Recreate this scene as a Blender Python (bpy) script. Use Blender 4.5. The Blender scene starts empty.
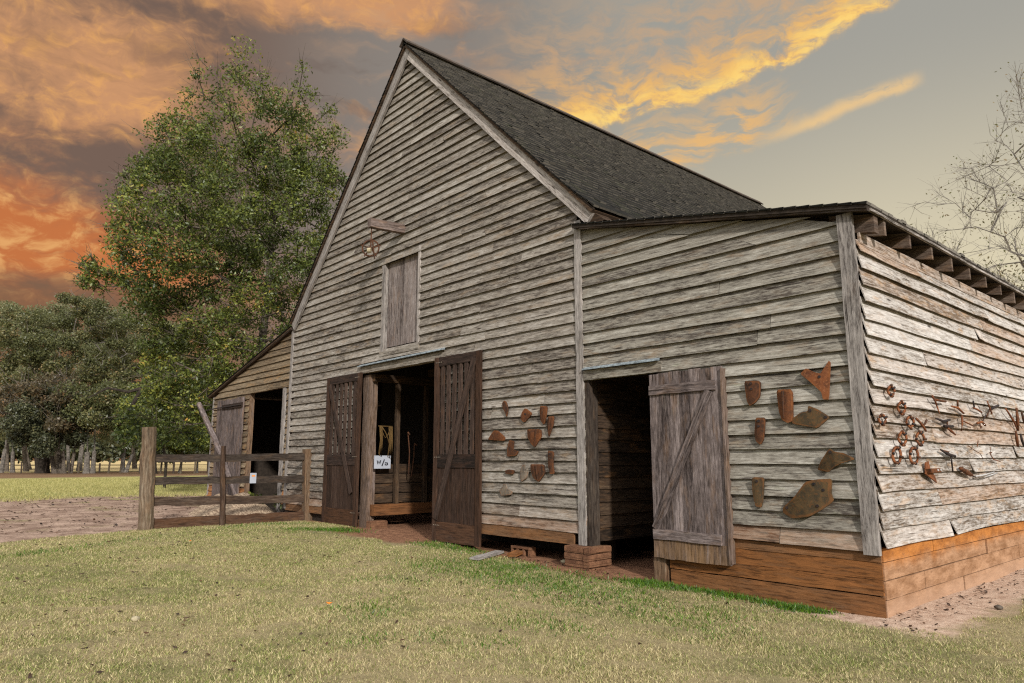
import bpy, math, random
import numpy as np
from mathutils import Vector, Matrix, noise as mnoise

random.seed(7)
rng = np.random.default_rng(7)
SC = bpy.context.scene
R = math.radians
COL = SC.collection

# ------------------------------------------------------------------ camera
CAM = np.array([3.16003, -7.94392, 1.6])
AX = np.array([0.6634971, 0.7481785, -0.00070558])
UX = np.array([0.1241176, -0.1091395, 0.9862471])
FX = np.array([-0.7378119, 0.6544597, 0.1652758])
FPX = 708.11
cam = bpy.data.cameras.new('camera')
camo = bpy.data.objects.new('camera', cam)
COL.objects.link(camo)
m = Matrix.Identity(4)
for i in range(3):
    m[i][0], m[i][1], m[i][2], m[i][3] = AX[i], UX[i], -FX[i], CAM[i]
camo.matrix_world = m
cam.sensor_width = 36.0
cam.lens = FPX / 1024 * 36.0
cam.clip_start = 0.05
cam.clip_end = 8000
SC.camera = camo

SC.view_settings.view_transform = 'Standard'
SC.view_settings.look = 'None'
SC.view_settings.exposure = 0.45
SC.view_settings.gamma = 1.0
SC.view_settings.use_curve_mapping = False
try:
    SC.cycles.max_bounces = 6
    SC.cycles.diffuse_bounces = 3
    SC.cycles.transparent_max_bounces = 8
    SC.cycles.use_denoising = False
    SC.cycles.filter_width = 1.2
except Exception:
    pass

# ------------------------------------------------------------------ node helper
class NG:
    def __init__(s, tree):
        s.t = tree; s.n = tree.nodes; s.l = tree.links
        s.n.clear()
    def new(s, typ, **kw):
        n = s.n.new(typ)
        for k, v in kw.items():
            setattr(n, k, v)
        return n
    def link(s, a, b):
        s.l.new(a, b)
    def put(s, sock, v):
        if hasattr(v, 'is_output') or isinstance(v, bpy.types.NodeSocket):
            s.l.new(v, sock)
        elif v is not None:
            if isinstance(v, (tuple, list)) and sock.type == 'RGBA' and len(v) == 3:
                v = (*v, 1)
            sock.default_value = v
    def math(s, op, a, b=None, c=None, clamp=False):
        n = s.new('ShaderNodeMath', operation=op, use_clamp=clamp)
        for i, v in enumerate((a, b, c)):
            if v is not None: s.put(n.inputs[i], v)
        return n.outputs[0]
    def add(s, a, b): return s.math('ADD', a, b)
    def sub(s, a, b): return s.math('SUBTRACT', a, b)
    def mul(s, a, b): return s.math('MULTIPLY', a, b)
    def sm(s, x, lo, hi):      # smoothstep
        n = s.new('ShaderNodeMapRange', interpolation_type='SMOOTHSTEP')
        s.put(n.inputs[0], x); s.put(n.inputs[1], lo); s.put(n.inputs[2], hi)
        n.inputs[3].default_value = 0; n.inputs[4].default_value = 1
        return n.outputs[0]
    def lin(s, x, lo, hi, a=0.0, b=1.0):
        n = s.new('ShaderNodeMapRange')
        s.put(n.inputs[0], x); s.put(n.inputs[1], lo); s.put(n.inputs[2], hi)
        n.inputs[3].default_value = a; n.inputs[4].default_value = b
        return n.outputs[0]
    def mix(s, f, a, b, mode='MIX'):
        n = s.new('ShaderNodeMix', data_type='RGBA', blend_type=mode)
        s.put(n.inputs[0], f); s.put(n.inputs[6], a); s.put(n.inputs[7], b)
        return n.outputs[2]
    def noise(s, vec, scale=1.0, detail=4, rough=0.55, dist=0.0, color=False):
        n = s.new('ShaderNodeTexNoise')
        if vec is not None: s.link(vec, n.inputs['Vector'])
        n.inputs['Scale'].default_value = scale
        n.inputs['Detail'].default_value = detail
        n.inputs['Roughness'].default_value = rough
        n.inputs['Distortion'].default_value = dist
        return n.outputs[1] if color else n.outputs[0]
    def vec(s, x, y, z=0.0):
        n = s.new('ShaderNodeCombineXYZ')
        s.put(n.inputs[0], x); s.put(n.inputs[1], y); s.put(n.inputs[2], z)
        return n.outputs[0]
    def sep(s, v):
        n = s.new('ShaderNodeSeparateXYZ'); s.link(v, n.inputs[0])
        return n.outputs
    def scale(s, v, sx, sy, sz, off=(0, 0, 0)):
        n = s.new('ShaderNodeMapping'); s.link(v, n.inputs[0])
        n.inputs['Scale'].default_value = (sx, sy, sz)
        n.inputs['Location'].default_value = off
        return n.outputs[0]

def srgb(r, g, b):
    def f(c):
        c /= 255.0
        return c / 12.92 if c <= .04045 else ((c + .055) / 1.055) ** 2.4
    return (f(r), f(g), f(b))

# ------------------------------------------------------------------ world and sun
SUN_AZ = math.atan2(0.91, -0.42)          # clockwise from +Y
SUN_EL = R(25)
W = bpy.data.worlds.new('World'); SC.world = W; W.use_nodes = True
def build_world():
    g = NG(W.node_tree)
    sky = g.new('ShaderNodeTexSky', sky_type='NISHITA')
    sky.sun_disc = False; sky.sun_elevation = SUN_EL; sky.sun_rotation = SUN_AZ
    tc = g.new('ShaderNodeTexCoord')
    d = g.sep(tc.outputs['Generated'])
    cy, sy = math.cos(R(-48.426)), math.sin(R(-48.426))
    xr = g.sub(g.mul(d[0], cy), g.mul(d[1], -(-sy)))
    xr = g.add(g.mul(d[0], cy), g.mul(d[1], -sy))
    yr = g.add(g.mul(d[0], sy), g.mul(d[1], cy))
    U = g.mul(g.math('ARCTAN2', xr, yr), 57.29578 / 10)      # compass bearing round the barn's far corner, tens of degrees
    V = g.mul(g.math('ARCSINE', d[2]), 57.29578 / 10)        # height above the horizon
    UV = g.vec(U, V, 0.0)
    # clear part of the sky: grey-blue high up, cream low on the right, brown low on the left
    hi_r, lo_r = srgb(163, 161, 153), srgb(224, 212, 180)
    hi_m, hi_l, lo_l = srgb(138, 130, 123), srgb(118, 97, 86), srgb(132, 96, 68)
    vr = g.sm(V, 0.9, 3.1)
    right = g.mix(vr, lo_r, hi_r)
    right = g.mix(g.mul(g.sm(U, 3.2, 1.2), 0.25), right, srgb(150, 146, 136))
    vl = g.sm(V, 0.7, 1.7)
    left = g.mix(vl, lo_l, hi_l)
    left = g.mix(g.sm(U, -2.6, -0.9), left, hi_m)
    base = g.mix(g.sm(U, -0.6, 1.3), left, right)
    warp = g.noise(UV, 1.4, 4, .55, color=True)
    wv = g.new('ShaderNodeVectorMath', operation='MULTIPLY_ADD')
    g.link(warp, wv.inputs[0]); wv.inputs[1].default_value = (.5, .35, 0); g.link(UV, wv.inputs[2])
    UW = wv.outputs[0]
    # left: warm billowing bands, stretched along the horizon
    n1 = g.noise(g.scale(UW, .55, 1.25, 1, (3.1, .4, 0)), 1.25, 7, .58, .3)
    n2 = g.noise(g.scale(UW, .5, 2.6, 1, (7.7, 2.2, 0)), 1.7, 6, .6, .2)
    n3 = g.noise(g.scale(UW, 1, 1.6, 1, (1.3, 8.8, 0)), 5.0, 6, .62, .4)
    body = g.add(g.mul(n1, .7), g.mul(n2, .3))
    # where the lit banks lie (bands in height)
    b1 = g.mul(g.sm(g.math('ABSOLUTE', g.sub(V, 2.62)), .75, .0), g.sm(U, -2.2, -3.2))
    b2 = g.mul(g.sm(g.math('ABSOLUTE', g.sub(V, 1.5)), .62, .0), g.sm(U, -1.4, -3.0))
    b3 = g.mul(g.sm(V, 3.05, 3.5), g.sm(U, .4, -1.2))
    band = g.math('MAXIMUM', g.math('MAXIMUM', b1, b2), b3)
    lm = g.sm(g.add(body, g.add(g.mul(band, .24), g.mul(g.sub(n3, .5), .22))), (.495), .755)
    lm = g.mul(g.mul(lm, g.sm(U, .6, -1.0)), g.lin(g.sm(V, .9, 1.35), 0, 1, .35, 1))
    warmc = g.mix(g.sm(V, 2.4, 1.6), srgb(204, 150, 108), srgb(196, 116, 68))
    warmc = g.mix(g.sm(n3, .45, .7), warmc, srgb(226, 166, 104))
    colr = g.mix(lm, base, warmc)
    dk = g.mul(g.sm(n2, .5, .68), g.sm(U, .5, -1.5))
    colr = g.mix(g.mul(dk, .40), colr, srgb(104, 86, 78))
    # middle: thin peach streaks over grey
    n4 = g.noise(g.scale(UW, .8, 3.0, 1, (4.0, 5.0, 0)), 1.5, 7, .6, .4)
    mm = g.mul(g.sm(n4, .52, .72), g.mul(g.sm(U, -2.0, -.8), g.sm(U, 1.2, .4)))
    colr = g.mix(g.mul(mm, .7), colr, srgb(196, 156, 122))
    # right: the golden bank with a sharp lower edge rising to the right
    nE = g.noise(g.scale(UV, 1.0, 1.0, 1, (2, 2, 0)), 2.2, 5, .6, color=False)
    nF = g.noise(g.scale(UW, 1.5, 3.2, 1, (9, 1, 0)), 2.3, 8, .64, .5)
    fib = g.new('ShaderNodeMapping'); g.link(UW, fib.inputs[0])
    fib.inputs['Rotation'].default_value = (0, 0, R(-38)); fib.inputs['Scale'].default_value = (1.0, 4.0, 1)
    nG = g.noise(fib.outputs[0], 2.6, 7, .62, .3)
    # edge height over bearing
    e = g.add(2.60, g.mul(g.math('POWER', g.math('MAXIMUM', g.sub(U, .5), 0.0), 1.7), .105))
    t = g.add(g.sub(V, e), g.mul(g.sub(nE, .5), .34))
    edge = g.mul(g.sm(t, -.02, .07), g.sm(t, .50, .02))
    inb = g.mul(g.sm(U, -.4, .5), g.sm(U, 3.45, 3.05))
    gold = g.mul(g.mul(edge, inb), g.mul(g.sm(nF, .32, .58), g.lin(g.sm(nG, .36, .56), 0, 1, .35, 1)))
    sheet = g.mul(g.mul(g.sm(t, .0, .12), g.sm(t, 1.2, .2)), g.mul(inb, g.sm(g.add(g.mul(nF, .55), g.mul(nG, .45)), .40, .60)))
    colr = g.mix(g.mul(sheet, .78), colr, srgb(212, 168, 122))
    colr = g.mix(g.mul(gold, 1.0), colr, srgb(246, 190, 104))
    core = g.mul(g.mul(g.sm(t, .0, .05), g.sm(t, .24, .04)), g.mul(inb, g.sm(nF, .42, .62)))
    colr = g.mix(g.mul(core, .9), colr, srgb(255, 216, 124))
    # feathered tails below the bank
    t2 = g.add(g.sub(V, g.add(2.22, g.mul(g.sub(U, 1.0), .16))), g.mul(g.sub(nE, .5), .5))
    tail = g.mul(g.mul(g.sm(t2, -.06, .08), g.sm(t2, .55, .1)), g.mul(g.mul(g.sm(U, .2, .8), g.sm(U, 2.5, 1.9)), g.sm(nG, .40, .62)))
    colr = g.mix(g.mul(tail, .8), colr, srgb(240, 186, 112))
    t3 = g.add(g.sub(V, g.add(2.30, g.mul(g.sub(U, 1.7), .19))), g.mul(g.sub(nE, .5), .12))
    strk = g.mul(g.mul(g.sm(t3, -.05, .02), g.sm(t3, .12, .02)), g.mul(g.mul(g.sm(U, 1.9, 2.5), g.sm(U, 3.25, 3.1)), g.sm(nF, .25, .5)))
    colr = g.mix(g.mul(strk, .8), colr, srgb(240, 200, 140))
    # a veil of high cloud over the rest of the sky, behind the photographer: pale overcast over the Nishita sky
    bn = g.noise(UW, 1.0, 4, .5)
    back = g.mix(g.sm(bn, .3, .7), (.86, .87, .90), (1.22, 1.21, 1.20))
    ov = g.new('ShaderNodeVectorMath', operation='SCALE'); g.link(back, ov.inputs[0]); g.put(ov.inputs['Scale'], g.lin(d[2], 0.0, 1.0,   .30, 2.3)); back = ov.outputs[0]
    nis = g.new('ShaderNodeVectorMath', operation='SCALE'); g.link(sky.outputs[0], nis.inputs[0]); nis.inputs['Scale'].default_value = 0.10
    backc = g.mix(.72, nis.outputs[0], back)
    absU = g.math('ABSOLUTE', U)
    far = g.sm(absU, 4.2, 7.0)
    colr = g.mix(g.math('MAXIMUM', far, g.sm(V, 4.0, 6.5)), colr, backc)
    colr = g.mix(g.sm(V, -.02, -.3), colr, (.12, .11, .07))
    bg = g.new('ShaderNodeBackground'); g.put(bg.inputs[0], colr)
    bg.inputs[1].default_value = 2 ** -0.45
    out = g.new('ShaderNodeOutputWorld'); g.link(bg.outputs[0], out.inputs[0])
build_world()

sl = bpy.data.lights.new('sun', 'SUN'); sl.energy = 3.0; sl.angle = R(3); sl.color = (1.0, .96, .905)
slo = bpy.data.objects.new('sun', sl); COL.objects.link(slo)
sd = Vector((math.sin(SUN_AZ) * math.cos(SUN_EL), math.cos(SUN_AZ) * math.cos(SUN_EL), math.sin(SUN_EL)))
slo.rotation_euler = (-sd).to_track_quat('-Z', 'Y').to_euler(); slo.location = (20, -20, 30)

# ------------------------------------------------------------------ pixel-to-surface measuring, ground height
def ray(px, py):
    return (px - 512) / FPX * AX - (py - 341.5) / FPX * UX + FX
def on(px, py, ax, val):
    d = ray(px, py); t = (val - CAM[ax]) / d[ax]
    return CAM + t * d
def fac(px, py, y=0.0): return on(px, py, 1, y)
def sid(px, py, x=0.0): return on(px, py, 0, x)
def at_dist(px, py, dist):
    d = ray(px, py); return CAM + d * (dist / math.hypot(d[0], d[1]))
def hgt(x, y):
    x = np.asarray(x, float); y = np.asarray(y, float)
    t = np.clip(-x / 13.0, 0, 1); h = .19 * t * t * (3 - 2 * t)
    h = h + .012 * np.sin(x * 1.3 + y * .7) * np.sin(y * 1.1 - x * .4) + .008 * np.sin(x * 3.1) * np.sin(y * 2.7 + 1)
    return h
def gnd(px, py):
    z = 0.1
    for _ in range(6):
        p = on(px, py, 2, z); z = float(hgt(p[0], p[1]))
    return p
def H(x, y): return float(hgt(x, y))

# ------------------------------------------------------------------ mesh builder
WL = {}
class MB:
    def __init__(s):
        s.v = []; s.f = []; s.uv = []; s.c = []; s.mi = []
    def face(s, idx, uvs, c):
        s.f.append(idx); s.uv.extend(uvs); s.c.extend([c] * len(idx))
    def rnd(s, stain=0.0, tone=None):
        return (random.random() if tone is None else tone, random.random(), stain, 1.0)
    def sweep(s, sts, c=None, caps=True, closed=True):
        """stations: equal-length rings of points; u runs along, v round the ring, in metres"""
        if c is None: c = s.rnd()
        k = len(sts[0]); n0 = len(s.v)
        uo, vo = random.uniform(0, 200), random.uniform(0, 200)
        us = [0.0]
        for i in range(1, len(sts)):
            us.append(us[-1] + float(np.linalg.norm(np.mean(sts[i], 0) - np.mean(sts[i - 1], 0))))
        for st in sts: s.v.extend([tuple(map(float, p)) for p in st])
        per = [0.0]
        r0 = sts[len(sts) // 2]
        for j in range(k): per.append(per[-1] + float(np.linalg.norm(np.array(r0[(j + 1) % k]) - np.array(r0[j]))))
        for i in range(len(sts) - 1):
            for j in range(k if closed else k - 1):
                a = n0 + i * k + j; b = n0 + i * k + (j + 1) % k; cc = b + k; d = a + k
                s.face((a, b, cc, d), [(uo + us[i], vo + per[j]), (uo + us[i], vo + per[j + 1]), (uo + us[i + 1], vo + per[j + 1]), (uo + us[i + 1], vo + per[j])], c)
        if caps and closed:
            for base, rev in ((n0, True), (n0 + (len(sts) - 1) * k, False)):
                idx = [base + j for j in range(k)]
                if rev: idx = idx[::-1]
                s.face(tuple(idx), [(uo + .02 * j, vo + .3 * per[j]) for j in range(k)], c)
    def beam(s, p0, p1, w, d, side=(0, 0, 1), seg=1, jit=0.0, c=None, taper=1.0, bev=0.0):
        """box bar from p0 to p1; w along `side`, d along the third direction"""
        p0 = np.array(p0, float); p1 = np.array(p1, float)
        ax = p1 - p0; L = np.linalg.norm(ax); ax /= L
        sv = np.array(side, float); sv -= ax * (sv @ ax); sv /= np.linalg.norm(sv)
        dv = np.cross(ax, sv)
        sts = []
        for i in range(seg + 1):
            t = i / seg; ce = p0 + (p1 - p0) * t
            k = 1 + (taper - 1) * t
            j = lambda: random.uniform(-jit, jit)
            ww, dd = w * .5 * k, d * .5 * k
            if bev > 0:
                ring = [(ww, dd - bev), (ww - bev, dd), (-ww + bev, dd), (-ww, dd - bev), (-ww, -dd + bev), (-ww + bev, -dd), (ww - bev, -dd), (ww, -dd + bev)]
            else:
                ring = [(ww, dd), (-ww, dd), (-ww, -dd), (ww, -dd)]
            sh = sv * j() + dv * j()
            sts.append([ce + sh + sv * (a + j() * .5) + dv * (b + j() * .5) for a, b in ring])
        s.sweep(sts, c)
    def box(s, lo, hi, seg=1, jit=0.0, c=None, bev=0.0):
        lo = np.array(lo, float); hi = np.array(hi, float); sz = hi - lo; ax = int(np.argmax(sz))
        ce = (lo + hi) / 2; p0 = ce.copy(); p1 = ce.copy(); p0[ax] = lo[ax]; p1[ax] = hi[ax]
        oth = [i for i in range(3) if i != ax]
        sd = np.zeros(3); sd[oth[0]] = 1
        s.beam(p0, p1, sz[oth[0]], sz[oth[1]], sd, seg, jit, c, bev=bev)
    def tube(s, pts, rad, n=6, c=None, caps=True):
        pts = [np.array(p, float) for p in pts]
        if not hasattr(rad, '__len__'): rad = [rad] * len(pts)
        if len(rad) != len(pts): rad = np.interp(np.linspace(0, 1, len(pts)), np.linspace(0, 1, len(rad)), rad)
        sts = []; up = np.array([.123, .345, .93])
        for i, p in enumerate(pts):
            t = pts[min(i + 1, len(pts) - 1)] - pts[max(i - 1, 0)]
            L = np.linalg.norm(t); t = t / L if L > 1e-9 else np.array([0, 0, 1.])
            a = np.cross(t, up); la = np.linalg.norm(a)
            if la < .05: a = np.cross(t, (1, 0, 0)); la = np.linalg.norm(a)
            a /= la; b = np.cross(t, a)
            sts.append([p + rad[i] * (math.cos(2 * math.pi * k / n) * a + math.sin(2 * math.pi * k / n) * b) for k in range(n)])
        s.sweep(sts, c, caps)
    def ringtube(s, pts, r, n=5, c=None):
        pts = list(pts) + [pts[0], pts[1]]
        s.tube(pts, r, n, c, caps=False)
    def prism(s, outline, th, c=None, bulge=None):
        """outline: 3-D points of the front face (in order); extruded by vector th; bulge(p)->offset"""
        if c is None: c = s.rnd()
        pts = [np.array(p, float) for p in outline]; th = np.array(th, float)
        if bulge is not None: pts = [p + bulge(p) for p in pts]
        n0 = len(s.v); k = len(pts)
        s.v.extend([tuple(p) for p in pts]); s.v.extend([tuple(p + th) for p in pts])
        uo = random.uniform(0, 100)
        uvp = [(uo + p[0] + p[1], p[2]) for p in pts]
        s.face(tuple(n0 + i for i in range(k)), uvp, c)
        s.face(tuple(n0 + k + i for i in range(k))[::-1], uvp[::-1], c)
        for i in range(k):
            j = (i + 1) % k
            s.face((n0 + j, n0 + i, n0 + k + i, n0 + k + j), [uvp[j], uvp[i], uvp[i], uvp[j]], c)
    def build(s, name, mat, parent=None, smooth=False, origin=None):
        off = np.zeros(3)
        if parent is not None: off = WL[parent.name]
        elif origin is not None: off = np.array(origin, float)
        me = bpy.data.meshes.new(name)
        v = np.array(s.v, float).reshape(-1, 3) - off
        me.from_pydata(v.tolist(), [], s.f)
        ul = me.uv_layers.new(name='uv')
        ul.data.foreach_set('uv', np.array(s.uv, np.float32).ravel())
        ca = me.color_attributes.new('rnd', 'FLOAT_COLOR', 'CORNER')
        ca.data.foreach_set('color', np.array(s.c, np.float32).ravel())
        me.materials.append(mat)
        if smooth: me.polygons.foreach_set('use_smooth', [True] * len(me.polygons))
        me.update()
        o = bpy.data.objects.new(name, me); COL.objects.link(o)
        if parent is not None: o.parent = parent; WL[o.name] = off
        else:
            o.location = off; WL[o.name] = off
        return o

def tag(o, label, cat, group=None, kind=None):
    if label: o['label'] = label
    if cat: o['category'] = cat
    if group: o['group'] = group
    if kind: o['kind'] = kind
    return o
def thing(name, loc, label, cat, group=None):
    o = bpy.data.objects.new(name, None); COL.objects.link(o)
    o.location = loc; o.empty_display_size = .3; WL[o.name] = np.array(loc, float)
    return tag(o, label, cat, group)

def quads_obj(name, verts, cols, mat, parent=None, kper=4):
    """verts (N,k,3), cols (N,4) -> one mesh of N faces"""
    n = len(verts); off = WL[parent.name] if parent is not None else np.zeros(3)
    v = (np.asarray(verts, float) - off).reshape(-1, 3)
    me = bpy.data.meshes.new(name)
    me.vertices.add(n * kper); me.vertices.foreach_set('co', v.astype(np.float32).ravel())
    me.loops.add(n * kper); me.loops.foreach_set('vertex_index', np.arange(n * kper, dtype=np.int32))
    me.polygons.add(n)
    me.polygons.foreach_set('loop_start', np.arange(0, n * kper, kper, dtype=np.int32))
    me.polygons.foreach_set('loop_total', np.full(n, kper, dtype=np.int32))
    me.update(calc_edges=True)
    ca = me.color_attributes.new('rnd', 'FLOAT_COLOR', 'CORNER')
    ca.data.foreach_set('color', np.repeat(np.asarray(cols, np.float32), kper, axis=0).ravel())
    me.materials.append(mat); me.validate()
    o = bpy.data.objects.new(name, me); COL.objects.link(o)
    if parent is not None: o.parent = parent
    WL[o.name] = off
    return o

# ------------------------------------------------------------------ materials
MATS = {}
def newmat(name):
    m = bpy.data.materials.new(name); m.use_nodes = True
    return m, NG(m.node_tree)
def principled(g, col, rough=.8, spec=.25, bump=None, bstr=.3, bdist=.01, metal=0.0):
    p = g.new('ShaderNodeBsdfPrincipled')
    g.put(p.inputs['Base Color'], col); g.put(p.inputs['Roughness'], rough)
    p.inputs['Specular IOR Level'].default_value = spec; g.put(p.inputs['Metallic'], metal)
    if bump is not None:
        b = g.new('ShaderNodeBump'); b.inputs['Strength'].default_value = bstr; b.inputs['Distance'].default_value = bdist
        g.put(b.inputs['Height'], bump); g.link(b.outputs[0], p.inputs['Normal'])
    o = g.new('ShaderNodeOutputMaterial'); g.link(p.outputs[0], o.inputs[0])
    return p

def wood(name, pale, mid, dark, warm=(.30, .17, .075), warm_amt=.35, crack=.8, clay=(.40, .15, .045), bump=.6, fine=1.0, contrast=1.0):
    m, g = newmat(name)
    uv = g.new('ShaderNodeUVMap', uv_map='uv').outputs[0]
    at = g.new('ShaderNodeAttribute', attribute_name='rnd')
    rc = g.new('ShaderNodeSeparateColor'); g.link(at.outputs['Color'], rc.inputs[0])
    r0, r1, st = rc.outputs[0], rc.outputs[1], rc.outputs[2]
    warp = g.noise(g.scale(uv, 1.2, 5, 1), 1.0, 3, .5)
    s = g.sep(uv)
    vv = g.add(s[1], g.mul(warp, .035))
    u2 = g.vec(s[0], vv, g.mul(r0, 37.0))
    broad = g.noise(g.scale(u2, .7, 4.5, 1), 1.0, 4, .6)
    streak = g.noise(g.scale(u2, 3.2, 34 * fine, 1), 1.0, 7, .72)
    grain = g.noise(g.scale(u2, 11.0, 120 * fine, 1), 1.0, 5, .75)
    mott = g.noise(g.scale(u2, 7.5, 26, 1, (3, 11, 0)), 1.0, 6, .72)
    crk = g.noise(g.scale(u2, 1.3, 75 * fine, 1, (5, 3, 0)), 1.0, 3, .5)
    patch = g.noise(g.scale(u2, 2.4, 9, 1, (9, 7, 0)), 1.0, 5, .65)
    tone = g.add(g.add(g.mul(broad, .20), g.mul(streak, .40)), g.add(g.mul(grain, .25), g.mul(mott, .25)))
    tone = g.add(tone, g.mul(g.sub(r0, .5), .075))
    lo, hi = .575 - .12 / contrast, .575 + .12 / contrast
    c = g.mix(g.sm(tone, lo, .575), dark, mid)
    c = g.mix(g.sm(tone, .55, hi), c, pale)
    c = g.mix(g.mul(g.mul(g.sm(patch, .50, .68), warm_amt), g.lin(r1, 0, 1, .35, 1.0)), c, warm)
    # flaking silver-green lichen and soft black weathering
    c = g.mix(g.mul(g.sm(g.noise(g.scale(u2, 3, 14, 1, (2, 5, 0)), 1, 6, .7), .60, .74), .4), c, (pale[0] * .85, pale[1] * .95, pale[2] * .75))
    c = g.mix(g.mul(g.sm(g.noise(g.scale(u2, 1.6, 11, 1, (12, 15, 0)), 1, 6, .72), .55, .72), .42), c, tuple(.55 * x for x in dark))
    # knots
    vo = g.new('ShaderNodeTexVoronoi'); g.link(g.scale(u2, 1.7, 8.5, 1), vo.inputs['Vector'])
    vo.inputs['Scale'].default_value = 1.0
    ksel = g.sm(g.sep(vo.outputs['Color'])[0], .50, .54)
    kn = g.mul(g.sm(vo.outputs['Distance'], .17, .06), ksel)
    c = g.mix(g.mul(kn, .85), c, (.022, .014, .009))
    ck = g.mul(g.sm(crk, .63, .69), crack)
    c = g.mix(ck, c, (.018, .013, .010))
    # clay and iron staining, where the board has it
    sn = g.noise(g.scale(u2, 2, 16, 1, (4, 4, 0)), 1, 5, .65)
    c2 = g.mix(g.sm(sn, .3, .75), tuple(.62 * x for x in clay), clay)
    c2 = g.mix(g.sm(streak, .52, .34), c2, tuple(.25 * x for x in clay))
    c = g.mix(g.mul(st, g.sm(sn, .15, .5)), c, c2)
    hb = g.sub(g.add(g.mul(streak, .6), g.mul(grain, .5)), g.mul(ck, .6))
    principled(g, c, .88, .15, hb, bump, .012)
    return m

M = {}
M['siding'] = wood('weathered_siding', (.44, .405, .36), (.235, .205, .17), (.065, .052, .042), warm=(.28, .185, .10), warm_amt=.4)
M['siding_left'] = wood('weathered_siding_brown', (.36, .28, .185), (.175, .13, .083), (.045, .032, .021), warm=(.30, .17, .07), warm_amt=.65)
M['siding_gray'] = wood('weathered_siding_gray', (.445, .42, .365), (.24, .218, .18), (.065, .053, .044), warm=(.30, .19, .10), warm_amt=.35)
M['siding_side'] = wood('weathered_siding_pale', (.66, .62, .58), (.41, .375, .34), (.12, .09, .065), warm=(.42, .25, .12), warm_amt=.5, clay=(.40, .19, .07))
M['post'] = wood('gray_post_wood', (.44, .40, .37), (.25, .225, .205), (.06, .05, .045), warm_amt=.15, crack=.9)
M['trim'] = wood('pale_trim_wood', (.56, .51, .47), (.36, .32, .29), (.10, .085, .07), warm_amt=.15)
M['door_dark'] = wood('dark_door_wood', (.080, .053, .040), (.034, .021, .016), (.010, .007, .005), warm=(.075, .034, .018), warm_amt=.4, clay=(.16, .07, .03))
M['door_slat'] = wood('brown_slat_wood', (.115, .076, .058), (.052, .033, .025), (.02, .013, .01), warm=(.12, .06, .03), warm_amt=.4)
M['door_gray'] = wood('gray_door_wood', (.30, .245, .23), (.125, .098, .09), (.03, .022, .02), warm=(.26, .15, .08), warm_amt=.4, clay=(.30, .17, .07))
M['foundation'] = wood('clay_stained_wood', (.25, .165, .10), (.14, .085, .05), (.04, .024, .014), warm=(.28, .125, .045), warm_amt=.6, clay=(.28, .115, .038), contrast=.9)
M['loft'] = wood('gray_loft_boards', (.36, .315, .295), (.20, .165, .15), (.045, .033, .03), warm=(.25, .15, .09), warm_amt=.4)
M['fence'] = wood('dark_fence_wood', (.125, .098, .075), (.05, .038, .03), (.02, .014, .011), warm=(.14, .08, .04), warm_amt=.4)
M['fence_post'] = wood('lichen_fence_post', (.25, .215, .16), (.115, .092, .064), (.045, .034, .024), warm=(.20, .11, .05), warm_amt=.4)
M['rafter'] = wood('aged_rafter_wood', (.22, .19, .16), (.11, .09, .074), (.03, .024, .02), warm_amt=.3)
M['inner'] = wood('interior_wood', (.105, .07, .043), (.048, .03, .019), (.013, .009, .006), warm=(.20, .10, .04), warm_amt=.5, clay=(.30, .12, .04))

def rust_mat(name, a, b, cc, spec=.3):
    m, g = newmat(name)
    tc = g.new('ShaderNodeTexCoord').outputs['Object']
    at = g.new('ShaderNodeAttribute', attribute_name='rnd'); rc = g.new('ShaderNodeSeparateColor'); g.link(at.outputs['Color'], rc.inputs[0])
    off = g.new('ShaderNodeVectorMath', operation='ADD'); g.link(tc, off.inputs[0]); g.put(off.inputs[1], g.vec(g.mul(rc.outputs[0], 17.0), 0.0, 0.0))
    n = g.noise(off.outputs[0], 9, 7, .68); n2 = g.noise(off.outputs[0], 40, 5, .7); n3 = g.noise(g.scale(off.outputs[0], 1, 1, .3), 5, 4, .6)
    c = g.mix(g.sm(n, .35, .6), a, b); c = g.mix(g.mul(g.sm(n2, .5, .68), .7), c, cc)
    c = g.mix(g.mul(g.sm(n3, .55, .7), .6), c, tuple(.35 * x for x in a))
    c = g.mix(g.mul(rc.outputs[2], g.sm(n, .25, .6)), c, (.24, .085, .022))
    principled(g, c, .82, spec, g.add(n, n2), .5, .004, .15)
    return m
M['rust'] = rust_mat('rusty_iron', (.06, .025, .012), (.135, .046, .015), (.20, .075, .025))
M['rust_dark'] = rust_mat('dark_rusty_iron', (.035, .019, .012), (.095, .036, .015), (.14, .055, .02))
M['rust_bright'] = rust_mat('orange_rusty_iron', (.10, .036, .016), (.21, .07, .024), (.34, .14, .06))
M['rust_plate'] = rust_mat('lichen_rusty_plate', (.050, .038, .022), (.10, .062, .027), (.17, .07, .02))
M['iron_gray'] = rust_mat('old_gray_iron', (.10, .085, .07), (.22, .18, .14), (.30, .19, .10))
M['black_iron'] = rust_mat('black_iron', (.012, .011, .012), (.03, .022, .02), (.08, .035, .02))
M['steel'] = rust_mat('worn_pale_steel', (.30, .29, .28), (.55, .54, .53), (.42, .38, .34))

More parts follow.
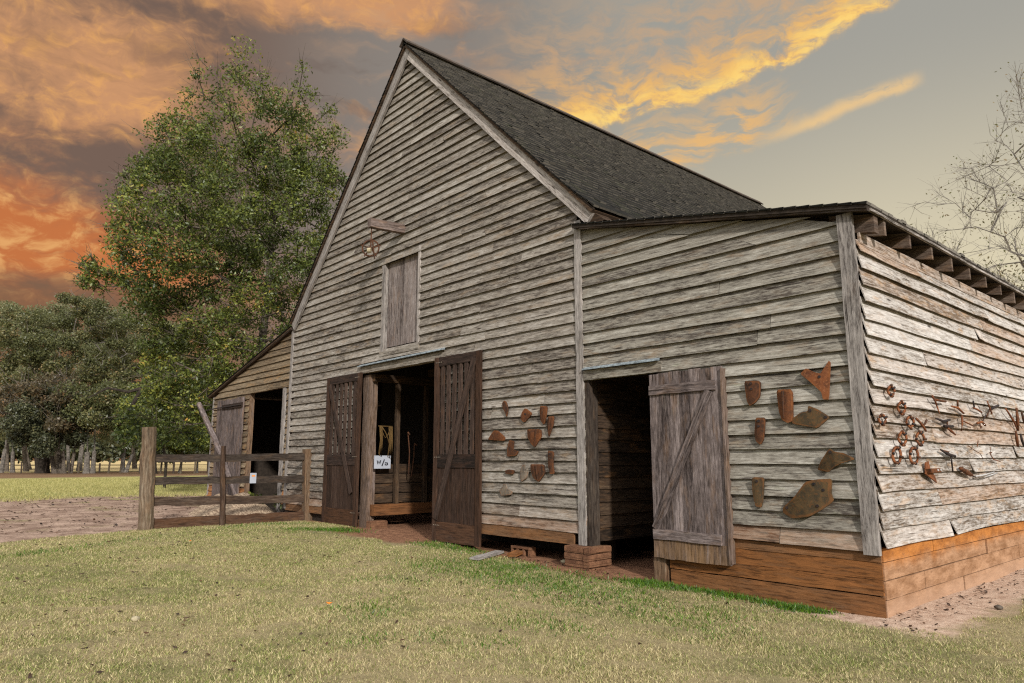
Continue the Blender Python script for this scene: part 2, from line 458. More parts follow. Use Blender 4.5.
def plain(name, col, rough=.8, spec=.2, ns=12.0, amt=.35, metal=0.0):
    m, g = newmat(name)
    tc = g.new('ShaderNodeTexCoord').outputs['Object']
    n = g.noise(tc, ns, 5, .65)
    c = g.mix(g.sm(n, .3, .7), tuple(x * (1 - amt) for x in col), tuple(min(1, x * (1 + amt)) for x in col))
    principled(g, c, rough, spec, n, .3, .01, metal)
    return m
M['flash'] = plain('zinc_flashing', (.25, .29, .31), .5, .4, 14, .5, .3)
M['dark'] = plain('interior_shade', (.03, .022, .016))  # near-black colour stands in for shade indoors, in crawlspace and eaves
M['paper'] = plain('shade_greyed_card', (.36, .38, .43), .7, .2, 3, .05)  # white card greyed to carry the doorway shade
M['ink'] = plain('black_ink', (.02, .02, .025), .6)
M['orange_ink'] = plain('orange_ink', (.75, .28, .06), .6)
M['rope'] = plain('yellow_rope', (.10, .06, .022), .9, .1, 60, .4)
M['bark'] = plain('tree_bark', (.10, .082, .065), .95, .1, 9, .5)
M['bark_pale'] = plain('pale_bark', (.13, .115, .098), .95, .1, 5, .45)
M['bark_dark'] = plain('dark_bark', (.035, .028, .022), .95, .1, 9, .4)
M['bark_twig'] = plain('gray_twig_bark', (.20, .18, .155), .95, .1, 9, .3)
M['ash'] = plain('white_stone', (.34, .29, .19), .9, .1, 30, .3)

def brick_mat():
    m, g = newmat('old_brick')
    tc = g.new('ShaderNodeTexCoord').outputs['Object']
    s = g.sep(tc)
    row = g.math('FRACT', g.mul(s[2], 1 / .085)); mort = g.math('MAXIMUM', g.sm(row, .10, .04), g.sm(row, .94, .99))
    n = g.noise(tc, 8, 6, .7); n2 = g.noise(tc, 45, 5, .7)
    c = g.mix(g.sm(n, .3, .7), (.085, .04, .024), (.21, .105, .058))
    c = g.mix(g.mul(g.sm(n2, .5, .7), .5), c, (.30, .17, .09))
    c = g.mix(g.mul(mort, .55), c, (.20, .11, .06))
    principled(g, c, .92, .1, g.sub(g.add(n, n2), mort), .8, .012)
    return m
M['brick'] = brick_mat()

def shingle_mat():
    m, g = newmat('mossy_wood_shingle')
    tc = g.new('ShaderNodeTexCoord').outputs['Object']
    at = g.new('ShaderNodeAttribute', attribute_name='rnd'); rc = g.new('ShaderNodeSeparateColor'); g.link(at.outputs['Color'], rc.inputs[0])
    n = g.noise(tc, .55, 5, .65); n2 = g.noise(g.scale(tc, 10, 60, 10), 1, 4, .6); n3 = g.noise(tc, 2.3, 6, .7)
    c = g.mix(g.sm(n2, .3, .75), (.0045, .0046, .0042), (.018, .0165, .014))
    c = g.mix(g.mul(g.sm(rc.outputs[0], .5, 1), .5), c, (.030, .026, .021))
    c = g.mix(g.mul(g.sm(n3, .52, .70), .45), c, (.032, .036, .015))
    c = g.mix(g.mul(g.sm(n, .56, .72), .35), c, (.05, .036, .02))
    c = g.mix(g.mul(rc.outputs[2], .8), c, (.26, .235, .20))
    principled(g, c, .92, .08, n2, .3, .006)
    return m
M['shingle'] = shingle_mat()

def leaf_mat(name, cols, transl=.35):
    m, g = newmat(name)
    at = g.new('ShaderNodeAttribute', attribute_name='rnd'); rc = g.new('ShaderNodeSeparateColor'); g.link(at.outputs['Color'], rc.inputs[0])
    rp = g.new('ShaderNodeValToRGB'); g.link(rc.outputs[0], rp.inputs[0])
    el = rp.color_ramp.elements
    while len(el) < len(cols): el.new(.5)
    for i, (p, c) in enumerate(cols):
        el[i].position = p; el[i].color = (*c, 1)
    d = g.new('ShaderNodeBsdfDiffuse'); g.link(rp.outputs[0], d.inputs[0])
    t = g.new('ShaderNodeBsdfTranslucent'); g.link(rp.outputs[0], t.inputs[0])
    gl = g.new('ShaderNodeBsdfGlossy'); gl.inputs['Roughness'].default_value = .45; gl.inputs[0].default_value = (.5, .5, .5, 1)
    mx = g.new('ShaderNodeMixShader'); mx.inputs[0].default_value = transl
    g.link(d.outputs[0], mx.inputs[1]); g.link(t.outputs[0], mx.inputs[2])
    m2 = g.new('ShaderNodeMixShader'); m2.inputs[0].default_value = .05
    g.link(mx.outputs[0], m2.inputs[1]); g.link(gl.outputs[0], m2.inputs[2])
    o = g.new('ShaderNodeOutputMaterial'); g.link(m2.outputs[0], o.inputs[0])
    return m
M['leaf_main'] = leaf_mat('green_leaves', [(0, (.036, .052, .013)), (.42, (.115, .145, .028)), (.8, (.25, .275, .052)), (.955, (.38, .33, .07)), (1, (.46, .25, .05))])
M['leaf_low'] = leaf_mat('dark_green_leaves', [(0, (.022, .035, .010)), (.5, (.060, .082, .018)), (.85, (.12, .14, .028)), (1, (.30, .22, .04))])  # darker green palette of the low tree
M['leaf_olive'] = leaf_mat('olive_leaves', [(0, (.060, .066, .026)), (.5, (.135, .145, .052)), (.85, (.23, .20, .085)), (1, (.34, .21, .09))])
M['leaf_dark'] = leaf_mat('dark_cedar_leaves', [(0, (.036, .042, .022)), (.6, (.078, .084, .040)), (1, (.15, .145, .065))], .15)
M['leaf_rusty'] = leaf_mat('rusty_brown_leaves', [(0, (.07, .06, .032)), (.5, (.13, .10, .05)), (.85, (.20, .12, .055)), (1, (.34, .15, .055))])
M['leaf_bright'] = leaf_mat('bright_yellow_green_leaves', [(0, (.06, .085, .012)), (.6, (.13, .165, .02)), (1, (.26, .24, .03))])
M['leaf_sparse'] = leaf_mat('last_autumn_leaves', [(0, (.12, .13, .05)), (.6, (.20, .17, .08)), (1, (.28, .20, .11))])
M['weed'] = leaf_mat('bright_weed_green', [(0, (.03, .075, .006)), (.6, (.07, .16, .010)), (1, (.15, .26, .02))], .3)
M['deadleaf'] = leaf_mat('dead_leaf', [(0, (.02, .013, .010)), (.7, (.055, .03, .018)), (.9, (.12, .06, .03)), (1, (.75, .22, .02))], .1)

# the lawn's colours depend on where on the ground one stands; shared by soil and blades
def lawn_color(g):
    P = g.new('ShaderNodeNewGeometry').outputs['Position']
    s = g.sep(P); flat = g.vec(s[0], s[1], 0.0)
    big = g.noise(flat, .42, 4, .6, .4); med = g.noise(g.scale(flat, 1, 1, 1, (8, 3, 0)), 1.5, 5, .65); fine = g.noise(flat, 7, 4, .7)
    return P, s, flat, big, med, fine

def ground_mat():
    m, g = newmat('ground_soil_and_turf')
    P, s, flat, big, med, fine = lawn_color(g)
    X, Y = s[0], s[1]
    vfine = g.noise(flat, 38, 5, .75)
    straw, green, soil = (.27, .215, .115), (.135, .13, .05), (.12, .085, .045)
    c = g.mix(g.sm(g.add(g.mul(big, .55), g.mul(med, .45)), .44, .64), straw, green)
    c = g.mix(g.mul(g.sm(fine, .48, .66), .55), c, soil)
    c = g.mix(g.mul(g.sm(vfine, .5, .7), .5), c, (.46, .38, .21))
    spk = g.noise(flat, 46, 5, .78)
    c = g.mix(g.mul(g.sm(spk, .52, .66), .7), c, (.075, .06, .03)); c = g.mix(g.mul(g.sm(spk, .46, .34), .45), c, (.42, .36, .18))
    # far pasture, fresh yellow-green
    farf = g.sm(X, -19.5, -24)
    n = g.noise(g.scale(flat, .35, 1.2, 1), 1, 5, .65)
    past = g.mix(g.sm(n, .35, .65), (.33, .29, .12), (.22, .225, .08))
    c = g.mix(farf, c, past)
    # trodden clay
    wob = g.mul(g.sub(g.noise(flat, .9, 5, .65), .5), 2.2)
    clod = g.noise(g.scale(flat, .6, 1, 1), 6.0, 6, .75)
    wob2 = g.mul(g.sub(g.noise(flat, 2.6, 5, .7), .5), .8)
    clay = g.mix(g.sm(med, .35, .65), (.20, .13, .095), (.40, .285, .215))
    clay = g.mix(g.mul(g.sm(clod, .50, .66), .6), clay, (.095, .058, .04))
    Xs = g.sub(X, g.mul(g.math('MAXIMUM', g.sub(-3.7, Y), 0.0), .45))
    padX = g.mul(g.sm(g.add(Xs, g.mul(wob, .25)), -13.0, -13.5), g.sm(g.add(X, g.mul(wob, 1.4)), -30.5, -27.5))
    padY = g.sm(g.add(Y, wob), -8.8, -7.0)
    pad = g.mul(padX, padY)
    c = g.mix(g.mul(pad, g.sm(g.noise(flat, .6, 5, .7), .30, .46)), c, clay)
    pale = g.mix(g.sm(fine, .3, .7), (.38, .25, .175), (.58, .43, .32))
    pale = g.mix(g.mul(g.sm(vfine, .52, .7), .6), pale, (.19, .105, .065))
    sw = g.mul(g.sm(g.add(X, wob2), .88, .52), g.sm(g.add(Y, g.mul(wob2, .8)), -.75, -.35))
    sw = g.mul(sw, g.sm(X, -1.2, -.3))
    c = g.mix(sw, c, pale)
    red = g.mix(g.sm(fine, .3, .7), (.15, .072, .042), (.30, .155, .088))
    f1 = g.mul(g.sm(g.add(Y, g.mul(wob2, .35)), -.40, -.22), g.sm(X, -.5, -1.2))
    f2 = g.mul(g.sm(g.add(Y, g.mul(wob2, .6)), -1.05, -.65), g.mul(g.sm(X, -10.9, -10.4), g.sm(X, -7.6, -8.3)))
    f3 = g.mul(g.sm(g.add(Y, g.mul(wob2, .6)), -.75, -.4), g.mul(g.sm(X, -5.2, -4.6), g.sm(X, -2.4, -2.9)))
    rd = g.mul(g.math('MAXIMUM', g.math('MAXIMUM', f1, f2), f3), g.sm(X, -14.3, -14.0))
    c = g.mix(rd, c, red)
    # leaf litter under the far trees and the bleached field behind them
    lit = g.mul(g.sm(X, -64, -70), g.sm(X, -104, -98))
    c = g.mix(g.mul(lit, .9), c, g.mix(g.sm(fine, .3, .7), (.10, .05, .03), (.20, .11, .065)))
    c = g.mix(g.sm(X, -100, -108), c, (.46, .35, .17))
    principled(g, c, .95, .1, g.add(fine, vfine), .7, .03)
    return m
M['ground'] = ground_mat()

def blade_mat():
    m, g = newmat('dry_lawn_blades')
    P, s, flat, big, med, fine = lawn_color(g)
    at = g.new('ShaderNodeAttribute', attribute_name='rnd'); rc = g.new('ShaderNodeSeparateColor'); g.link(at.outputs['Color'], rc.inputs[0])
    r0, r1 = rc.outputs[0], rc.outputs[1]
    straw = g.mix(r1, (.24, .185, .085), (.68, .585, .33))
    green = g.mix(r1, (.09, .115, .028), (.34, .37, .12))
    gsel = g.sm(g.add(g.add(g.add(g.mul(big, .36), g.mul(med, .38)), g.mul(r0, .46)), g.mul(g.sm(s[0], -2.5, -7.5), .055)), (.605), .725)
    c = g.mix(gsel, straw, green)
    c = g.mix(g.mul(g.sm(s[0], -17, -22), .8), c, g.mix(r1, (.21, .21, .06), (.52, .46, .20)))
    d = g.new('ShaderNodeBsdfDiffuse'); g.link(c, d.inputs[0])
    t = g.new('ShaderNodeBsdfTranslucent'); g.link(c, t.inputs[0])
    mx = g.new('ShaderNodeMixShader'); mx.inputs[0].default_value = .25
    g.link(d.outputs[0], mx.inputs[1]); g.link(t.outputs[0], mx.inputs[2])
    o = g.new('ShaderNodeOutputMaterial'); g.link(mx.outputs[0], o.inputs[0])
    return m
M['blade'] = blade_mat()

# ------------------------------------------------------------------ ground
def build_ground():
    def axis(c, near, n, far):
        t = np.linspace(-1, 1, n)
        k = math.asinh(far / near)
        return c + near * np.sinh(k * t)
    xs = axis(-4.0, 3.5, 240, 3500); ys = axis(-2.0, 3.5, 240, 3500)
    gx, gy = np.meshgrid(xs, ys, indexing='ij')
    z = hgt(gx, gy)
    near = (np.abs(gx + 6) < 40) & (np.abs(gy) < 40)
    z = z + np.where(near, rng.normal(0, .006, z.shape), 0)
    v = np.stack([gx, gy, z], -1).reshape(-1, 3)
    n = 240
    i, j = np.meshgrid(np.arange(n - 1), np.arange(n - 1), indexing='ij')
    a = (i * n + j).ravel(); f = np.stack([a, a + n, a + n + 1, a + 1], 1)
    me = bpy.data.meshes.new('ground'); me.from_pydata(v.tolist(), [], f.tolist())
    me.polygons.foreach_set('use_smooth', [True] * len(me.polygons)); me.materials.append(M['ground']); me.update()
    o = bpy.data.objects.new('ground', me); COL.objects.link(o)
    tag(o, None, None, kind='structure')
build_ground()

# ------------------------------------------------------------------ the barn
RIDGE_X, RIDGE_Z = -9.20, 10.72
EAVE_R = (-3.76, 5.38)      # x, z of the right rake end
EAVE_L = (-14.45, 5.16)
XL, XM0, XM1 = -20.15, -14.42, -4.20
DEPTH = 16.0
sR = (RIDGE_Z - EAVE_R[1]) / (EAVE_R[0] - RIDGE_X)
sL = (RIDGE_Z - EAVE_L[1]) / (RIDGE_X - EAVE_L[0])
barn = thing('barn', (-9.2, 6.0, 0.2), 'weathered gray lapboard barn with steep shingled gable roof and lean-to sheds on both sides', 'barn')

def lap_rows(mb, zb0, ztop, expo, lo, hi, openings, along='x', out=(0, -1), base=0.0, lap=.060, warp=.005, stain=None, seglen=.3, blen=(2.8, 6.2), xstep_limit=None, chip=0.0):
    """courses of lapped boards. lo/hi: functions z -> start/end. openings: (a,b,z0,z1)."""
    z = zb0; row = 0
    o = np.array([out[0], out[1], 0.0])
    def P(a, z, d):
        q = np.array([a, 0, z]) if along == 'x' else np.array([0, a, z])
        q = q + o * d
        if along == 'x': q[1] += base
        else: q[0] += base
        return q
    while z < ztop:
        zb, zt = z, z + expo + .065
        zm = z + expo * .5
        iv = [(lo(zb), hi(zb), lo(min(zt, ztop)), hi(min(zt, ztop)), True, True)]
        for (a, b, z0, z1) in openings:
            if z0 < zm < z1:
                nv = []
                for (l0, h0, l1, h1, sl_, sh_) in iv:
                    if b <= l0 or a >= h0: nv.append((l0, h0, l1, h1, sl_, sh_)); continue
                    if a > l0 + .02: nv.append((l0, a, l1, a, sl_, False))
                    if b < h0 - .02: nv.append((b, h0, b, h1, False, sh_))
                iv = nv
        for (l0, h0, l1, h1, _, _) in iv:
            if h0 - l0 < .03: continue
            if l1 > h1: l1 = h1 = (l1 + h1) / 2
            cuts = [0.0]; p = random.uniform(.4, 1) * random.uniform(*blen)
            Lr = h0 - l0
            while p < Lr - .7:
                cuts.append(p / Lr); p += random.uniform(*blen)
            cuts.append(1.0)
            for k in range(len(cuts) - 1):
                t0, t1 = cuts[k], cuts[k + 1]
                g = .004 / max(Lr, .1)
                t0g = t0 + (g if k > 0 else 0); t1g = t1 - (g if k < len(cuts) - 2 else 0)
                L = (t1 - t0) * Lr; n = max(2, int(L / seglen))
                dz = random.uniform(-.007, .007); tl = random.uniform(-.006, .006); dd = random.uniform(-.003, .006)
                ph = random.uniform(0, 100); sts = []
                curl0, curl1 = (random.random() ** 4 * chip, random.random() ** 4 * chip)
                for i in range(n + 1):
                    t = t0g + (t1g - t0g) * i / n
                    xb = l0 + (h0 - l0) * t; xt = l1 + (h1 - l1) * t
                    w1 = mnoise.noise((ph + t * Lr * .8, 1.3, 0)) * warp * 2 + random.uniform(-.002, .002)
                    w2 = mnoise.noise((ph + t * Lr * .9, 7.7, 0)) * warp
                    u = i / n
                    cv = curl0 * max(0, 1 - u * L / .6) ** 2 + curl1 * max(0, 1 - (1 - u) * L / .6) ** 2
                    zz = zb + dz + tl * (u - .5) + w1
                    of = lap + dd + w2 + cv
                    sts.append([P(xb, zz, max(.004, of - .011)), P(xb, zz + .001, of), P(xt, min(zt, ztop + .02), .006), P(xt, min(zt, ztop + .02), -.012)])
                st = stain(zb) if stain else 0.0
                mb.sweep(sts, (random.random(), random.random(), st, 1))
        z += expo; row += 1

# main gable wall
def lo_m(z): return XM0 if z < EAVE_L[1] else min(RIDGE_X, EAVE_L[0] + .1 + (z - EAVE_L[1] + .1) / sL)
def hi_m(z): return XM1 if z < EAVE_R[1] + .25 else max(RIDGE_X, EAVE_R[0] - .1 - (z - EAVE_R[1] + .1) / sR)
DD = (-10.88, -7.84, -1, 3.55); LOFT = (-10.02, -8.58, 3.93, 5.90)
mb = MB()
lap_rows(mb, .54, 10.45, .1765, lo_m, hi_m, [DD, LOFT], stain=lambda z: .30 if z < .6 else (.08 if z < .8 else 0))
gable = mb.build('gable_wall', M['siding'], barn)
# lowest sill boards, clay stained
for a, b in ((XM0, -10.90), (-7.82, -4.36)):
    mb = MB(); mb.beam((a, -.02, .455), (b, -.02, .455), .185, .05, (0, 0, 1), 10, .004, (.5, .7, .35, 1))
    mb.build('sill_board', M['foundation'], barn)
# left shed wall
sLs = (5.02 - 3.66) / (20.2 - 14.45)
def hi_l(z): return XM0
def lo_l(z): return XL if z < 3.62 else min(XM0, XL + (z - 3.62) / sLs)
SD = (-17.20, -14.66, -1, 3.52)
mb = MB()
lap_rows(mb, .50, 4.98, .178, lo_l, hi_l, [SD], stain=lambda z: .7 if z < .7 else 0)
mb.build('shed_wall', M['siding_left'], barn)
# right shed wall
sRs = .205
def hi_r(z): return -.10 if z < 4.34 else max(XM1 + .03, -.10 - (z - 4.34) / sRs)
D3 = (-4.10, -2.72, -1, 2.85)
mb = MB()
lap_rows(mb, .655, 5.17, .179, lambda z: -4.13, hi_r, [D3], stain=lambda z: .35 if z < .7 else 0, warp=.006)
mb.build('shed_wall', M['siding_gray'], barn)
# right side wall, pale and warped
mb = MB()
lap_rows(mb, .70, 4.02, .187, lambda z: -.022, lambda z: DEPTH, [], along='y', out=(1, 0), lap=.064, warp=.009, stain=lambda z: .38 if random.random() < .12 else (.12 if random.random() < .4 else 0), blen=(3.0, 7.0), chip=.04)
mb.build('side_wall', M['siding_side'], barn)
# boards behind the siding, and the back and far walls
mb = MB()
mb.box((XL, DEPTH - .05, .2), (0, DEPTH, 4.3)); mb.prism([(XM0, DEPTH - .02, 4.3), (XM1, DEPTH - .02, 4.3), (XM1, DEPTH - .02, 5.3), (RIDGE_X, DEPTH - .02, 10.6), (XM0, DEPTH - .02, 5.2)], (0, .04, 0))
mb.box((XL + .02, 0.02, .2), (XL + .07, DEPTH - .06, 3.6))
mb.build('rear_wall', M['dark'], barn)  # near-black colour carries the shade seen inside the left shed

# roofs -------------------------------------------------
def shingle_roof(name, e0, e1, y0, y1, expo=.16, th=.032, wid=.13, kick=0.0, lift=.03, deck_mat='inner', jag=.008):
    """e0 = (x,z) low edge, e1 = (x,z) top edge"""
    e0 = np.array(e0); e1 = np.array(e1); d = e1 - e0; L = np.linalg.norm(d); d /= L
    n = np.array([-d[1], d[0]]); n = n if n[1] > 0 else -n
    rows = int(L / expo)
    vs = []; cs = []
    for r in range(rows + 1):
        a = r * expo; b = min(a + expo * 1.5, L + .05)
        ys = [y0 - .02]; nx = y0 - .02 + wid * rng.uniform(.35, 1.1)
        while nx < y1: ys.append(nx); nx += wid * rng.uniform(.7, 1.3)
        ys = np.array(ys); k = len(ys)
        w = np.append(ys[1:], y1 + .02) - ys - .006
        ja = a + rng.uniform(-jag, jag * .5, k); hgt_ = lift + rng.uniform(-.003, .005, k) + (rng.uniform(0, 1, k) < .06) * rng.uniform(.008, .022, k)
        lowk = kick * max(0, 1 - a / 1.0) ** 2
        ya = ys; yb = np.minimum(ys + w, y1 + .03)
        def pt(s_, o_, yy):
            x = e0[0] + d[0] * s_ + n[0] * (o_ + lowk); z = e0[1] + d[1] * s_ + n[1] * (o_ + lowk)
            return np.stack([x * np.ones(k), yy, z * np.ones(k)], 1)
        tl = hgt_; bl = hgt_ - th
        A0, A1 = pt(ja, tl, ya), pt(ja, tl, yb); B0, B1 = pt(np.full(k, b), np.full(k, .008), ya), pt(np.full(k, b), np.full(k, .008), yb)
        C0, C1 = pt(ja, bl, ya), pt(ja, bl, yb)
        col = np.stack([rng.uniform(0, 1, k), rng.uniform(0, 1, k), np.zeros(k), np.ones(k)], 1)
        cb = col.copy(); cb[:, 2] = rng.uniform(.45, 1, k)
        vs += [np.stack([A0, A1, B1, B0], 1), np.stack([C0, C1, A1, A0], 1)]; cs += [col, cb]
        vs += [np.stack([C0, A0, B0, C0 * .5 + B0 * .5], 1), np.stack([A1, C1, C1 * .5 + B1 * .5, B1], 1)]; cs += [col, col]
    roof = quads_obj(name, np.concatenate(vs), np.concatenate(cs), M['shingle'], barn)
    mbk = MB()
    p = [(e0[0], y0, e0[1]), (e1[0], y0, e1[1])]
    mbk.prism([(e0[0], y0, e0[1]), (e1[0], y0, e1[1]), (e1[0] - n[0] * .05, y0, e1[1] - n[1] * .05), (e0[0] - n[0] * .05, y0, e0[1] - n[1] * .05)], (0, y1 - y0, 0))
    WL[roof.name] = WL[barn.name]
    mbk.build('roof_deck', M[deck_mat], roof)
    return roof
YB = DEPTH - .9
shingle_roof('main_roof', EAVE_R, (RIDGE_X, RIDGE_Z), -.16, YB, kick=.05)
shingle_roof('main_roof', EAVE_L, (RIDGE_X, RIDGE_Z), -.16, YB)
shingle_roof('shed_roof', (.22, 4.36), (XM1 + .02, 5.24), -.17, DEPTH + .1, wid=.15, lift=.022, deck_mat='dark')  # near-black deck puts the eave's shade into its underside colour
shingle_roof('shed_roof', (XL - .30, 3.62), (XM0 - .02, 5.06), -.14, DEPTH + .1, wid=.15)
mb = MB()
mb.beam((RIDGE_X + .08, -.2, RIDGE_Z + .035), (RIDGE_X + .08, YB - .1, RIDGE_Z + .035), .22, .03, (1, 0, -1.0), 20, .006)
mb.beam((RIDGE_X - .08, -.2, RIDGE_Z + .045), (RIDGE_X - .08, YB - .1, RIDGE_Z + .045), .22, .03, (1, 0, 1.0), 20, .006)
mb.build('ridge_board', M['fence'], barn)
# rake boards
def rake(x0, z0, x1, z1, w, mat, y=-.09):
    mb = MB(); d = np.array([x1 - x0, 0, z1 - z0]); d /= np.linalg.norm(d); nn = np.array([-d[2], 0, d[0]]);
    if nn[2] > 0: nn = -nn
    off = nn * (w / 2 + .045)
    mb.beam(np.array([x0, y, z0]) + off, np.array([x1, y, z1]) + off, w, .05, nn, 14, .003, (.7, .3, 0, 1))
    return mb.build('rake_board', mat, barn)
rake(EAVE_R[0], EAVE_R[1], RIDGE_X + .02, RIDGE_Z, .205, M['trim'])
rake(EAVE_L[0] - .02, EAVE_L[1], RIDGE_X - .02, RIDGE_Z, .24, M['post'], -.095)
# narrow dark edging under the shingles
mb = MB(); mb.beam((EAVE_R[0], -.135, EAVE_R[1]), (RIDGE_X, -.135, RIDGE_Z), .045, .03, (0, 0, 1), 10, .004)
mb.beam((EAVE_L[0], -.135, EAVE_L[1]), (RIDGE_X, -.135, RIDGE_Z), .06, .03, (0, 0, 1), 10, .004)
mb.build('rake_edge', M['fence'], barn)
# eave end of the main roof: boxed rafter end
mb = MB(); mb.prism([(-4.08, -.07, 5.30), (-3.72, -.07, 5.17), (-3.60, -.07, 5.20), (-3.92, -.07, 5.46)], (0, .3, 0)); mb.build('eave_end', M['inner'], barn)

# shed eave edges along the front
mb = MB(); mb.beam((XM1 + .15, -.13, 5.155), (.21, -.13, 4.305), .036, .05, (0, 0, 1), 16, .006); mb.build('eave_edge', M['fence'], barn)
mb = MB(); mb.beam((XL - .25, -.10, 3.60), (XM0, -.10, 5.02), .055, .05, (0, 0, 1), 14, .006); mb.build('eave_edge', M['fence'], barn)
# side eave: fascia lath, rafter tails, frieze
mb = MB(); mb.beam((.215, -.1, 4.305), (.215, DEPTH, 4.305), .028, .03, (0, 0, 1), 50, .003); mb.build('eave_lath', M['trim'], barn)
ty = [.06, .34] + [1.09 + .74 * k for k in range(20)]
for k, y in enumerate(ty):
    mb = MB(); w = .055 if k else .11
    h = random.uniform(.17, .20) + (.03 if k == 0 else 0)
    mb.prism([(-.3, y, 4.40), (.19, y, 4.295), (.19, y, 4.295 - h), (-.3, y, 4.40 - h - .01)], (0, w, 0), (random.random(), .5, .1, 1))
    mb.build('rafter_tail', M['rafter'], barn)
mb = MB(); mb.box((.005, .05, 3.99), (.03, DEPTH, 4.12), 20, .004, (.3, .9, .25, 1)); mb.build('frieze_board', M['siding_side'], barn)
# corner and junction boards
mb = MB(); mb.box((-.152, -.085, .62), (.012, -.03, 4.335), 14, .003, (.5, .2, 0, 1)); mb.build('corner_post', M['post'], barn)
mb = MB(); mb.box((-4.24, -.072, .37), (-4.105, -.036, 5.33), 14, .003, (.75, .2, 0, 1)); mb.build('junction_board', M['post'], barn)
mb = MB(); mb.box((-14.50, -.068, .4), (-14.38, -.03, 5.08), 8, .003, (.6, .2, 0, 1)); mb.build('junction_board', M['post'], barn)
mb = MB(); mb.box((XL - .02, -.06, .3), (XL + .07, -.02, 3.58), 8, .003, (.7, .2, 0, 1)); mb.build('corner_post', M['post'], barn)

# foundation of the right shed
mb = MB()
edges = [-.05, .20, .365, .545, .655]
for i in range(4):
    g0 = edges[i] + (.012 if i == 1 else .003)
    mb.box((-2.66, -.012 - .008 * (i % 2), g0), (-.004, .06, edges[i + 1]), 16, .004, (.3 + .15 * i, .8, [.75, 1, 1, .55][i], 1))
mb.build('foundation_wall', M['foundation'], barn)
def clay_mat():
    m, g = newmat('clay_caked_boards')
    tc = g.new('ShaderNodeTexCoord').outputs['Object']; s = g.sep(tc)
    n = g.noise(g.scale(tc, 6, 2.5, 9), 1, 6, .7); n2 = g.noise(g.scale(tc, 30, 14, 50), 1, 5, .7); n3 = g.noise(g.scale(tc, 3, 3, 1), 1, 4, .6)
    c = g.mix(g.sm(n, .3, .7), (.21, .105, .05), (.43, .25, .145))
    hz = g.add(s[2], g.mul(g.sub(n3, .5), .25))
    c = g.mix(g.sm(hz, .22, .42), c, g.mix(g.sm(n, .35, .65), (.26, .095, .026), (.48, .19, .05)))
    c = g.mix(g.mul(g.sm(n2, .52, .7), .5), c, (.14, .07, .04))
    c = g.mix(g.mul(g.sm(hz, .05, -.16), .55), c, (.42, .27, .18))
    principled(g, c, .92, .1, g.add(n, n2), .5, .01)
    return m
M['clay'] = clay_mat()
mb = MB()
for i, (z0, z1, cuts) in enumerate(((-.06, .17, (2.4, 6.5)), (.173, .36, (1.1, 4.9, 9)), (.363, .545, (3.4, 8)), (.548, .69, (1.45, 7)))):
    ys = [0.0, *cuts, DEPTH]
    for a, b in zip(ys[:-1], ys[1:]):
        mb.box((-.05, a + .008, z0), (.018 + random.uniform(-.010, .010), b - .008, z1 - .006), 6, .002)
mb.build('foundation_wall', M['clay'], barn)
# clay hump washed against the side wall
# piers
mb = MB()
for i in range(4):
    z0 = -.02 + i * .098
    mb.box((-4.40 + .01 * (i % 2), -.22, z0), (-4.02, .22, z0 + .088), 3, .006, bev=.012)
    mb.box((-4.01, -.23 + .01 * (i % 2), z0 + .003), (-3.90, .26, z0 + .092), 2, .006, bev=.012)
mb.build('brick_pier', M['brick'], barn)
mb = MB(); mb.box((-2.90, -.06, 0), (-2.70, .08, .36), 4, .004, (.5, .5, .2, 1), bev=.012); mb.build('wood_pier', M['fence_post'], barn)
for lo, hi in (((-14.3, .05, 0.1), (-11.0, .1, .38)), ((-7.7, .9, -.1), (-4.4, .95, .4))): mb = MB(); mb.box(lo, hi); mb.build('crawlspace_shade', M['dark'], barn)  # dark sheets added to stand in for the open crawlspace's shade

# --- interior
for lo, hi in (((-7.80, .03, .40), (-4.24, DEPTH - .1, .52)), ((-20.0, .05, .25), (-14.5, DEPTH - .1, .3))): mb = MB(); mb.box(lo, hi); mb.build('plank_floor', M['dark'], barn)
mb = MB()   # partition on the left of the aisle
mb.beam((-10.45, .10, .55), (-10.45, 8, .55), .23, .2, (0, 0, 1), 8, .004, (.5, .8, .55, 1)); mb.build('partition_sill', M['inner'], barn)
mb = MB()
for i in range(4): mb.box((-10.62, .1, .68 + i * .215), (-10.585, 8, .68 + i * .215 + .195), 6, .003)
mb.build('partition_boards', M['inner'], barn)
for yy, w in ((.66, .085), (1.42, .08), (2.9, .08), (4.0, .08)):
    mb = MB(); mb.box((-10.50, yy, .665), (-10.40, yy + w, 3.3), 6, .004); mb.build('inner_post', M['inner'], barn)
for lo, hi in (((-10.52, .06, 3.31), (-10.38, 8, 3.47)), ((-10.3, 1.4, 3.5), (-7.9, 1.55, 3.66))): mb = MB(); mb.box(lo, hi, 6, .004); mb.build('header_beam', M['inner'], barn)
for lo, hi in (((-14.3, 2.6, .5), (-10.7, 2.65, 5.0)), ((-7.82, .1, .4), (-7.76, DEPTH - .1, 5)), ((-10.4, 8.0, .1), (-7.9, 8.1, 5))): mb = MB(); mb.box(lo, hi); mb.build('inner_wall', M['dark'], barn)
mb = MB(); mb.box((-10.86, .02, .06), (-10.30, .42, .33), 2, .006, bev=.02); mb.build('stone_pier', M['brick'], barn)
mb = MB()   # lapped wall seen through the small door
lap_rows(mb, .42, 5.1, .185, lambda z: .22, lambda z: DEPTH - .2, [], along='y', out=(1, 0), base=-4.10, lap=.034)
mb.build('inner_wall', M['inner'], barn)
mb = MB(); mb.box((-4.13, .06, .33), (-4.06, .20, 2.85), 6, .003); mb.build('inner_post', M['fence'], barn)

